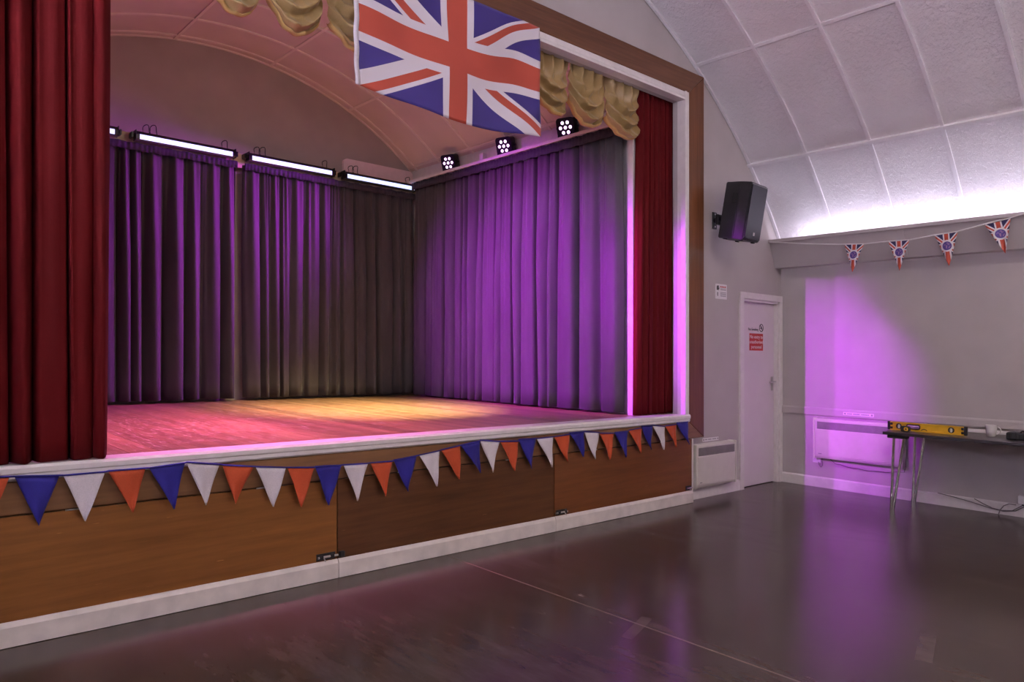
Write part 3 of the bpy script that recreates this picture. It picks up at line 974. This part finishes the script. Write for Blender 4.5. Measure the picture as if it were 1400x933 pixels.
# ------------------------------------------------------------------ stage lighting
def spot(name, parent, loc, target, col, power, size, blend=0.5, rad=0.04):
    d = bpy.data.lights.new(name, 'SPOT')
    d.color = col
    d.energy = power
    d.spot_size = R(size)
    d.spot_blend = blend
    d.shadow_soft_size = rad
    o = bpy.data.objects.new(name, d)
    COL.objects.link(o)
    o.parent = parent
    o.location = loc
    o.rotation_euler = (Vector(target) - Vector(loc)).to_track_quat('-Z', 'Y').to_euler()
    return o

def par(loc, yaw, tilt, label, group, light=None):
    """flat LED par can on a double bracket standing on a ledge; it shines along local -y turned by yaw"""
    e = empty('par_light', loc, (0, 0, yaw), label=label, cat='stage light', group=group)
    c = Matrix.Translation((0, 0, 0.105)) @ Matrix.Rotation(tilt, 4, 'X')
    def piece(name, bm, mat, par_=None, smooth=False):
        bmesh.ops.transform(bm, matrix=c, verts=bm.verts)
        return obj(name, bm, mat, par_ or e, smooth=smooth)
    h = piece('housing', prism(rrect(-.088, .088, -.088, .088, .03), 'y', -.045, .05), M['black'])
    piece('rear_cap', cyl((0, .05, 0), (0, .085, 0), .075, .055, 20), M['black'], h)
    piece('front_rim', prism(rrect(-.092, .092, -.092, .092, .032), 'y', -.052, -.04), M['black_metal'], h)
    for k in range(7):
        a = R(60 * k)
        x, z = (0, 0) if k == 6 else (.052 * math.cos(a), .052 * math.sin(a))
        b = bmesh.new()
        add_cyl(b, (x, -.052, z), (x, -.058, z), .0165, .012, 14)
        piece('led_lens', b, M['par_led'], h)
    for s in (-1, 1):
        bm = bmesh.new()
        add_box(bm, s * .094 - .003, s * .094 + .003, -.02, .02, -0.0, .13, .001)
        add_cyl(bm, (s * .09, 0, .105), (s * .115, 0, .105), .013, n=12)
        obj('bracket_arm', bm, M['black_metal'], e)
    bm = bmesh.new()
    add_box(bm, -.097, .097, -.025, .025, 0.0, .006, .001)
    add_box(bm, -.06, .06, -.06, .06, 0.0, .005, .001)
    obj('bracket_foot', bm, M['black_metal'], e)
    if light:
        tgt, col, pw, size, blend = light
        inv = Matrix.Translation(loc) @ Matrix.Rotation(yaw, 4, 'Z')
        lp = c @ Vector((0, -.075, 0))
        spot('lamp', e, lp, inv.inverted() @ Vector(tgt), col, pw, size, blend)
    return e

G = 'stage spotlights on the side curtain ledges'
zl = 3.411
labs = ['black LED spotlight on the ledge nearest the backdrop corner', 'black LED spotlight on the ledge between two others, next to a small white sensor', 'black LED spotlight on the ledge behind the gold swags']
for y, lb, tg in ((2.765, labs[0], (-5.6, 3.5, 2.2)), (1.80, labs[1], (-4.7, 3.55, 2.2)), (0.906, labs[2], (-6.2, 3.3, 2.0))):
    par((SXR - 0.11, y, zl), R(-72), R(18), lb, G, (tg, PURPLE, P_RIGHT, 55, 1.0))
for y, tg, pw, sz in ((0.42, (0.0, -0.33, 0.95), P_WALL, 20), (1.25, (-2.4, 1.15, 1.65), P_CURT, 41), (2.05, (-2.4, 1.7, 1.75), P_CURT, 46)):
    par((SXL + 0.085, y, zl), R(80), R(18), {0.42: 'black LED spotlight on the far wing ledge right behind the red house curtain', 1.25: 'middle black LED spotlight on the far wing ledge', 2.05: 'black LED spotlight on the far wing ledge towards the backdrop'}[y], G, (tg, PURPLE, pw, sz, 1.0))

# warm and pink floods on a bar above the stage opening, hidden by the valance
bar = tag(obj('lighting_bar', cyl((-6.15, 0.62, 4.04), (-3.05, 0.62, 4.04), .024, n=14), M['black_metal']), 'black lighting bar slung above the stage opening behind the valance', 'lighting bar')
def flood(x, tgt, col, pw, size, label):
    e = empty('flood_light', (x, 0.62, 3.99), label=label, cat='stage light')
    obj('clamp', box(-.03, .03, -.03, .03, -.05, .024, .005), M['black_metal'], e)
    d = (Vector(tgt) - Vector((x, .62, 3.85)))
    dn = d.normalized()
    o = Vector((0, 0, -.14))
    obj('can', cyl(o - dn * .1, o + dn * .1, .06, .085, 20), M['black'], e, smooth=False)
    spot('lamp', e, o + dn * .105, Vector(tgt) - Vector((x, .62, 3.99)), col, pw, size, 0.9, 0.06)
flood(-3.6, (-3.85, 2.0, ZS), (1.0, 0.74, 0.36), P_AMBER, 52, 'warm amber flood lamp hung behind the valance')
flood(-4.6, (-4.4, 3.4, 2.3), (1.0, 0.86, 0.70), P_FILL, 150, 'added warm white fill lamp hung behind the valance')  # unseen lamp added as neutral stage fill for backdrop and vault
flood(-6.0, (-5.5, 1.15, ZS), (1.0, 0.20, 0.70), P_PINK, 78, 'pink flood lamp hung behind the valance')

def light_bar(x0, x1, label):
    L_ = x1 - x0
    y = SYB - 0.185
    e = empty('light_bar', ((x0 + x1) / 2, y, 3.30), label=label, cat='light bar', group='LED light bars along the backdrop rail')
    h = L_ / 2
    # sloping box housing, lit face turned down towards the stage
    hs = obj('housing', prism([(-.035, .0), (.035, .0), (.035, .085), (-.012, .085), (-.045, .05), (-.045, .012)], 'x', -h, h), M['black_metal'], e)
    obj('lit_face', prism([(-.047, .010), (-.0435, .006), (-.0435, .052), (-.047, .048)], 'x', -h + .03, h - .03), M['bar_led'], hs)
    for s in (-1, 1):
        bm = box(min(s * h, s * (h + .006)), max(s * h, s * (h + .006)), -.05, .04, -.006, .09, .002)
        add_cyl(bm, (s * h, 0, .05), (s * (h + .035), 0, .05), .016, n=10)
        add_box(bm, min(s * (h + .02), s * (h + .035)), max(s * (h + .02), s * (h + .035)), -.02, .07, .02, .07)
        obj('end_bracket', bm, M['black_metal'], e)
    for q, k in ((-h + .10, 2), (h - .09, 1)):
        for c in range(k):
            pts = []
            for i in range(13):
                a = math.pi * (i / 12) * 1.15 - .2
                pts.append((q + c * .065 + .035 * math.cos(a), .01 + .02 * math.sin(i), .08 + .085 * max(0, math.sin(a)) + .01 * c))
            obj('cable_loop', tube(pts, .004, 5), M['wire'], e)
    return e
light_bar(-6.70, -5.655, 'LED light bar mostly hidden behind the gathered red curtain')
light_bar(-5.50, -4.565, 'glowing LED light bar next to the gathered red curtain, above the first backdrop curtain')
light_bar(-4.42, -3.45, 'glowing middle LED light bar on the backdrop rail past the curtain gap')
light_bar(-3.315, -2.345, 'glowing LED light bar in front of the pink rounded board')

pb = tag(obj('rounded_board', prism(rrect(-.48, .48, -.0, .22, .05), 'y', -.02, .02), M['pink_board'], None, (-2.75, SYB - .022, 3.36)), 'pale pink board with rounded corners above the backdrop rail by the stage corner', 'board')
se = empty('motion_sensor', (SXR - 0.12, 2.17, zl), label='small white sensor with dark band on the curtain ledge between two spotlights', cat='sensor')
obj('sensor_body', box(-.03, .03, -.03, .03, 0, .095, .008, 2), M['plastic_white'], se)
bm = bmesh.new()
add_tube(bm, [(0, -.045 * math.cos(R(a)), .05 + .045 * math.sin(R(a))) for a in range(60, 190, 12)], .006, 5)
obj('cable', bm, M['wire'], se)

# ------------------------------------------------------------------ loudspeaker
def speaker():
    e = empty('loudspeaker', (-1.28, 0, 2.65), label='black wall-mounted loudspeaker tilted down between the stage frame and the coved ledge', cat='speaker')
    T = Matrix.Translation((0.015, -0.135, 0.075)) @ Matrix.Rotation(R(4), 4, 'Z') @ Matrix.Rotation(R(10), 4, 'X')
    def piece(n, bm, m, p=None):
        bmesh.ops.transform(bm, matrix=T, verts=bm.verts)
        return obj(n, bm, m, p or e)
    W, D, H = .158, .29, .262
    bm = prism([(-W, -D), (W, -D), (W, -D + .11), (W * .62, 0), (-W * .62, 0), (-W, -D + .11)], 'z', -H, H)
    bmesh.ops.bevel(bm, geom=bm.edges[:], offset=.008, segments=2, affect='EDGES')
    cb = piece('cabinet', bm, M['black'])
    piece('grille', prism([(x, z) for x, z in rrect(-W + .012, W - .012, -H + .018, H - .02, .012)], 'y', -D - .010, -D + .002), M['grille'], cb)
    piece('badge', box(-.0, .028, -D - .0125, -D - .0095, -H + .052, -H + .082), M['plastic_white'], cb)
    piece('top_edge_strip', box(-W + .015, W - .01, -D - .008, -D + .004, H - .018, H - .010), M['grey_ink'], cb)
    for x in (-W + .03, W - .05):
        for y in (-D + .03, -.1):
            piece('foot', box(x, x + .035, y, y + .03, -H - .01, -H, .003), M['rubber'], cb)
    piece('side_handle', box(-W - .004, -W + .01, -.16, -.12, .06, .16, .003), M['rubber'], cb)
    bm = bmesh.new()
    add_box(bm, -.035, .035, -.012, -.001, -.08, .08, .003)
    add_cyl(bm, (0, -.01, 0), (0, -.14, .02), .028, n=14)
    add_box(bm, -.045, .045, -.075, -.045, -.05, .05, .004)
    obj('wall_bracket', bm, M['black_metal'], e)
    for z in (-.06, .06):
        obj('screw', cyl((0, -.012, z), (0, -.017, z), .008, n=8), M['steel'], e)
speaker()

# ------------------------------------------------------------------ door and signs
ds = tag(obj('door_1', box(DX0 + .035, DX1 - .03, 0.035, 0.075, 0.006, DZ - .03, .002), M['door']), kind='structure')
bm = bmesh.new()
for pts in ([(DX0 - .063, 0), (DX0 + .004, 0), (DX0 + .004, DZ - .004), (DX0 - .063, DZ + .06)], [(DX1 + .053, 0), (DX1 - .004, 0), (DX1 - .004, DZ - .004), (DX1 + .053, DZ + .06)], [(DX0 - .063, DZ + .06), (DX1 + .053, DZ + .06), (DX1 - .004, DZ - .004), (DX0 + .004, DZ - .004)]):
    add_prism(bm, pts, 'y', -.022, 0)
obj('architrave', bm, M['white'], ds)
bm = bmesh.new()
add_box(bm, DX0, DX0 + .034, -.004, .12, 0, DZ)
add_box(bm, DX1 - .029, DX1, -.004, .12, 0, DZ)
add_box(bm, DX0, DX1, -.004, .12, DZ - .029, DZ)
add_box(bm, DX0 + .03, DX0 + .05, .0755, .12, 0, DZ - .03)
add_box(bm, DX1 - .045, DX1 - .03, .0755, .12, 0, DZ - .03)
add_box(bm, DX0 + .03, DX1 - .03, .0755, .12, DZ - .045, DZ - .03)
obj('door_lining', bm, M['white'], ds)
tag(obj('wall_lobby', box(-0.9, 0.0, .125, .16, 0, 2.1), M['stage_wall']), kind='structure')
hx, hz = DX1 - .075, 1.055
bm = bmesh.new()
add_box(bm, hx - .02, hx + .02, .028, .035, hz - .075, hz + .075, .003)
hd = obj('door_handle', bm, M['steel'], ds)
bm = bmesh.new()
add_cyl(bm, (hx, .03, hz + .02), (hx, -.012, hz + .02), .010, n=12)
add_tube(bm, [(hx, -.012, hz + .02), (hx - .03, -.016, hz + .02), (hx - .10, -.014, hz + .018), (hx - .115, -.006, hz + .018)], .009, 10)
obj('lever', bm, M['steel'], hd)
for z in (.25, 1.0, 1.7):
    obj('hinge', cyl((DX0 + .035, .032, z - .04), (DX0 + .035, .032, z + .04), .006, n=8), M['steel'], ds)

RX = (R(90), 0, 0)
# red notice
e = empty('door_notice', (-.447, .034, 1.405), label='red rectangular notice with white lettering on the white door', cat='sign')
obj('plate', box(-.133, .133, -.003, 0, 0, .178, .001), M['red_ink'], e)
for k, s in enumerate(('No entry to', 'unauthorised', 'personnel')):
    text('lettering', s, .052, M['plastic_white'], e, (0, -.0036, .142 - .052 * k), RX)
e = empty('no_smoking_sign', (-.45, .034, 1.60), label='clear sticker with black no smoking words and barred circle above the red notice', cat='sign')
text('lettering', 'No Smoking', .040, M['ink'], e, (-.055, -.002, .025), RX)
bm = bmesh.new()
for i in range(28):
    a0, a1 = 2 * math.pi * i / 28, 2 * math.pi * (i + 1) / 28
    q = [(.105 + r_ * math.cos(a), .045 + r_ * math.sin(a)) for r_, a in ((.034, a0), (.042, a0), (.042, a1), (.034, a1))]
    add_prism(bm, q, 'y', -.002, 0)
add_prism(bm, [(.075, .072), (.081, .078), (.135, .018), (.129, .012)], 'y', -.0025, 0)
obj('barred_circle', bm, M['ink'], e)
bm = box(.082, .126, -.002, 0, .037, .045)
add_box(bm, .110, .116, -.002, 0, .048, .062)
obj('cigarette', bm, M['ink'], e)
# fire notice plate
e = empty('safety_notice', (-1.16, -.001, 1.90), label='small white safety notice with dark symbols and lines of print on the wall', cat='sign')
obj('plate', prism(rrect(-.098, .098, 0, .145, .006), 'y', -.004, 0), M['plastic_white'], e)
bm = box(-.080, -.040, -.0048, -.0042, .085, .093)
add_box(bm, -.080, -.060, -.0048, -.0042, .093, .118)
add_box(bm, -.076, -.040, -.0048, -.0042, .116, .128)
add_box(bm, -.058, -.036, -.0048, -.0042, .096, .112)
add_box(bm, -.070, -.058, -.0048, -.0042, .035, .065)
add_box(bm, -.066, -.056, -.0048, -.0042, .026, .034)
obj('symbol', bm, M['ink'], e)
bm = bmesh.new()
for k in range(4):
    add_box(bm, -.018 + k * .026, .0 + k * .026, -.0048, -.0042, .112, .126)
obj('heading_print', bm, M['red_ink'], e)
bm = bmesh.new()
for z in (.098, .086, .062, .050, .038, .026):
    add_box(bm, -.018, .082 - .02 * ((z * 1000) % 3 == 0), -.0048, -.0042, z, z + .005)
obj('print', bm, M['grey_ink'], e)

# ------------------------------------------------------------------ panel heaters
def heater(loc, rotz, W, z0, z1, label, d=0.09):
    e = empty('panel_heater', loc, (0, 0, rotz), label=label, cat='heater')
    H = z1 - z0
    bm = prism([(0, z0 + .02), (-.03, z0), (-d + .012, z0), (-d, z0 + .02), (-d, z1 - .015), (-d + .02, z1), (-.02, z1), (0, z1 - .02)], 'x', -W / 2, W / 2)
    bd = obj('body', bm, M['heater'], e)
    gz0, gz1 = z1 - .105, z1 - .03
    obj('front_plate', box(-W / 2 + .02, W / 2 - .02, -d - .006, -d + .004, z0 + .03, gz0 - .004, .003), M['heater'], bd)
    gr = obj('grille_recess', box(-W / 2 + .035, W / 2 - .02, -d - .001, -d + .008, gz0, gz1), M['heater_dark'], bd)
    for k in range(5):
        z = gz0 + (k + .5) * (gz1 - gz0) / 5
        obj('grille_slat', box(-W / 2 + .036, W / 2 - .021, -d - .0035, -d - .0005, z - .0028, z + .0028), M['heater_dark'], bd)
    for s in (-1, 1):
        obj('end_cap', box(s * W / 2 - .008, s * W / 2 + .008, -d - .008, -.002, z0 - .004, z1 + .004, .004), M['heater'], e)
    obj('maker_mark', box(-W / 2 + .05, -W / 2 + .085, -d - .0075, -d - .0055, z0 + .045, z0 + .052), M['grey_ink'], bd)
    return e
heater((-1.375, -.001, 0), 0, 0.66, .120, .520, 'cream panel heater on the wall between the stage front and the door')
heater((-.001, -.835, 0), R(-90), 0.86, .31, .715, 'wide white panel heater on the side wall washed in purple light', d=0.075)
def sticker(loc, rot, W, label):
    e = empty('warning_strip', loc, rot, label=label, cat='label strip')
    obj('strip', box(-W / 2, W / 2, -.003, 0, 0, .032, .001), M['plastic_white'], e)
    bm = bmesh.new()
    n = 14
    for k in range(n):
        if k in (3, 8): continue
        add_box(bm, -W * .36 + k * W * .72 / n, -W * .36 + (k + .7) * W * .72 / n, -.0038, -.0031, .011, .021)
    obj('print', bm, M['grey_ink'], e)
    for s in (-1, 1):
        obj('symbol', cyl((s * W * .44, -.0038, .016), (s * W * .44, -.003, .016), .009, n=10), M['grey_ink'], e)
sticker((-1.34, -.001, .528), (0, 0, 0), .27, 'small printed warning strip above the cream heater by the stage')
sticker((-.0195, -.835, .765), (0, 0, R(-90)), .30, 'small printed warning strip on the rail above the wide heater')
# spur outlet and lead below the wide heater
e = empty('socket_outlet', (-.001, -.405, .25), (0, 0, R(-90)), label='white fused outlet on the wall below the end of the wide heater', cat='socket')
obj('plate', box(-.043, .043, -.012, 0, 0, .06, .004), M['plastic_white'], e)
obj('switch', box(-.01, .01, -.016, -.011, .02, .04, .001), M['plastic_white'], e)
obj('lead', tube([(.02, -.014, .01), (.03, -.02, -.02), (.05, -.02, -.04), (.065, -.02, -.02), (.06, -.02, .05)], .004, 6), M['cable'], e)
pts = [(-.012, -.60 - i * .055, .262 - .028 * math.sin(math.pi * i / 12) + .004 * math.sin(i * 1.9)) for i in range(13)]
tag(obj('heater_cable', tube([(-.012, -.55, .30)] + pts + [(-.012, -1.27, .30)], .004, 6), M['cable']), 'thin grey cable looping along the wall under the wide heater', 'cable')

# ------------------------------------------------------------------ table and what stands on it
TX0, TX1, TY0, TY1, TZ = -.640, -.045, -3.12, -1.315, .700
e = empty('folding_table', ((TX0 + TX1) / 2, (TY0 + TY1) / 2, 0), label='long dark-topped trestle table on chrome splayed legs against the side wall', cat='table')
hx_, hy_ = (TX1 - TX0) / 2, (TY1 - TY0) / 2
tp = obj('table_top', box(-hx_, hx_, -hy_, hy_, TZ - .026, TZ, .003, 2), M['tabletop'], e)
bm = bmesh.new()
add_box(bm, -hx_ - .002, -hx_ + .001, -hy_, hy_, TZ - .025, TZ - .002)
add_box(bm, -hx_, hx_, hy_ - .001, hy_ + .002, TZ - .025, TZ - .002)
obj('edge_band', bm, M['table_edge'], tp)
for sy_ in (-1, 1):
    for sx_ in (-1, 1):
        fx, fy = sx_ * (hx_ - .05), sy_ * (hy_ - .06)
        for k, dy in enumerate((-.0, -.085)):
            top = (fx, fy + dy * sy_ - .015 * sy_, TZ - .04)
            bot = (fx, fy + (.008 - .016 * k) * sy_, .004 + FALL * fx)
            bm = cyl(top, bot, .0125, n=12)
            add_cyl(bm, (bot[0], bot[1], FALL * fx), (bot[0], bot[1], .03), .014, n=10)
            obj('leg', bm, M['chrome'], e)
        obj('leg_mount', box(fx - .04, fx + .04, fy - (.13 if sy_ > 0 else -.03), fy + (.03 if sy_ > 0 else .13) - .0, TZ - .055, TZ - .027, .006), M['black'], e)

# spirit level
e = empty('spirit_level', (-.43, -1.60, TZ), (0, 0, R(-90)), label='yellow spirit level with black end caps standing on edge on the table', cat='spirit level')
hl = .31
for z0, z1 in ((0, .012), (.062, .073)):
    pass
bm = bmesh.new()
sec = [(-.013, 0), (.013, 0), (.013, .010), (.008, .014), (.008, .060), (.013, .064), (.013, .074), (-.013, .074), (-.013, .064), (-.008, .060), (-.008, .014), (-.013, .010)]
add_prism(bm, sec, 'x', -hl, -.155)
add_prism(bm, sec, 'x', -.055, hl)
for pz in ((0, .024), (.054, .074)):
    add_box(bm, -.155, -.055, -.0095, .0095, pz[0], pz[1])
lv = obj('beam', bm, M['yellow'], e)
bm = bmesh.new()
ring = rrect(-.160, -.050, .020, .058, .015)
add_tube(bm, [(x, -.010, z) for x, z in ring + ring[:1]], .005, 6)
obj('hand_grip', bm, M['black'], lv)
for x in (-.225, .20):
    bm = bmesh.new()
    add_tube(bm, [(x + .021 * math.cos(R(a)), -.0095, .037 + .021 * math.sin(R(a))) for a in range(0, 361, 24)], .005, 6)
    v_ = obj('vial_ring', bm, M['black'], lv)
    obj('vial', cyl((x, -.010, .020), (x, -.010, .054), .008, n=10), M['vial'], v_)
    obj('vial_face', cyl((x, -.0085, .037), (x, -.0075, .037), .019, n=16), M['heater_dark'], v_)
for s in (-1, 1):
    bm = bmesh.new()
    add_box(bm, s * hl - .012, s * hl + .012, -.015, .015, -.0, .076, .003)
    for z in (.01, .045):
        add_box(bm, s * (hl - .022) - .01, s * (hl - .022) + .01, -.0155, .0155, z, z + .02, .002)
    obj('end_cap', bm, M['black'], e)
bm = bmesh.new()
add_tube(bm, [(-.015 + .022 * math.cos(R(a)), -.009, .012 + .014 * math.sin(R(a))) for a in range(0, 181, 20)], .003, 6)
obj('lower_notch', bm, M['black'], lv)

e = empty('tape_measure', (-.53, -1.465, TZ), (0, 0, R(-90)), label='small black and yellow tape measure in front of the spirit level', cat='tape measure')
obj('case', prism(rrect(-.036, .036, .001, .052, .014), 'y', -.016, .016), M['black'], e)
obj('badge', prism(rrect(-.008, .026, .012, .042, .010), 'y', -.018, -.0155), M['yellow'], e)
obj('badge_centre', cyl((.009, -.0195, .027), (.009, -.0175, .027), .008, n=14), M['black'], e)
obj('blade_hook', box(.034, .043, -.008, .008, .001, .012), M['steel'], e)

# mug
e = empty('mug', (-.33, -2.07, TZ), label='white ceramic mug with a handle on the table', cat='mug')
pr = [(.0, .0), (.030, .0), (.034, .004), (.040, .05), (.043, .096), (.0405, .098), (.0375, .05), (.031, .008), (.0, .008)]
bm = bmesh.new()
N = 28
rings = [[bm.verts.new((r_ * math.cos(2 * math.pi * k / N), r_ * math.sin(2 * math.pi * k / N), z)) for k in range(N)] for r_, z in pr[1:-1]]
for a, b in zip(rings, rings[1:]):
    for k in range(N):
        f = bm.faces.new((a[k], a[(k + 1) % N], b[(k + 1) % N], b[k])); f.smooth = True
bm.faces.new(rings[0][::-1]); bm.faces.new(rings[-1])
obj('cup', bm, M['mug'], e)
dr_ = Vector((.45, -.89, 0)).normalized()
obj('handle', tube([tuple(dr_ * (.037 + .032 * math.sin(R(a))) + Vector((0, 0, .052 - .030 * math.cos(R(a))))) for a in range(0, 181, 15)], .0055, 8), M['mug'], e)
# plastic trunking lying on the table, black case, power block
e = empty('trunking_strip', (-.11, -2.0, TZ), label='white plastic trunking strip lying along the back of the table behind the mug', cat='trunking')
obj('channel', box(-.012, .012, -.26, .26, 0.0, .025, .002), M['plastic_white'], e)
obj('lid_ridge', box(-.009, .009, -.26, .26, .025, .030, .001), M['plastic_white'], e)
e = empty('tool_case', (-.40, -2.37, TZ), label='ribbed black case lying at the end of the table beyond the mug', cat='case')
cb = obj('case_body', box(-.07, .07, -.16, .16, 0, .062, .014, 2), M['black'], e)
for k in range(6):
    obj('rib', box(-.073, -.06, .13 - k * .05 - .012, .13 - k * .05 + .012, .006, .056, .004), M['rubber'], cb)
obj('carry_handle', tube([(-.05, -.06, .06), (-.05, -.05, .075), (-.05, .05, .075), (-.05, .06, .06)], .007, 8), M['rubber'], e)
e = empty('power_block', (-.02, -2.32, .118), (0, 0, R(-90)), label='grey-white power block fixed low on the wall under the table with cables below', cat='power block')
obj('box_body', box(-.125, .125, -.04, 0, 0, .07, .004), M['plastic_white'], e)
for k in range(4):
    obj('plug_gland', box(-.10 + k * .055, -.075 + k * .055, -.03, -.01, -.014, .0, .002), M['black'], e)
cab = [
    [(-.03, -1.56, .112), (-.03, -1.70, .095), (-.03, -1.84, .072), (-.03, -1.98, .043), (-.03, -2.08, .032), (-.03, -2.17, .05), (-.03, -2.24, .10)],
    [(-.042, -1.86, .108), (-.042, -1.93, .075), (-.042, -2.0, .048), (-.042, -2.07, .040), (-.042, -2.15, .050), (-.042, -2.22, .104)],
    [(-.054, -2.05, .004), (-.054, -2.06, .04), (-.054, -2.09, .085), (-.054, -2.13, .108), (-.054, -2.18, .106)],
]
for k, c in enumerate(cab):
    tag(obj('power_cable', tube(c, .0045, 6), M['cable']), ['thin grey power cable sagging across the white skirting under the table', 'short grey cable crossing the sagging one on the skirting', 'grey cable rising from the floor to the power block'][k], 'cable')

# ------------------------------------------------------------------ settle: the hall floor, stage and arch fall towards the right wall
def settle():
    bpy.context.view_layer.update()
    objs = [o for o in bpy.data.objects if o is not cam]
    old = {o: o.matrix_world.copy() for o in objs}
    new = {}
    RIGID = ('folding_table', 'spirit_level', 'tape_measure', 'mug', 'trunking_strip', 'tool_case')
    def root(o):
        while o.parent: o = o.parent
        return o
    rigid = {o for o in objs if root(o).name in RIGID}      # furniture stands on the floor and keeps its shape
    for o in objs:
        m = old[o].copy()
        m.translation.z += FALL * ((TX0 + TX1) / 2 if o in rigid else m.translation.x)
        new[o] = m
    for o in objs:
        if o.type == 'MESH' and o.data.users == 1 and o not in rigid:
            A = old[o]
            B = new[o].inverted()
            for v in o.data.vertices:
                wv = A @ v.co
                wv.z += FALL * wv.x
                v.co = B @ wv
    for o in objs:
        o.matrix_basis = (new[o.parent].inverted() @ new[o]) if o.parent else new[o]
settle()
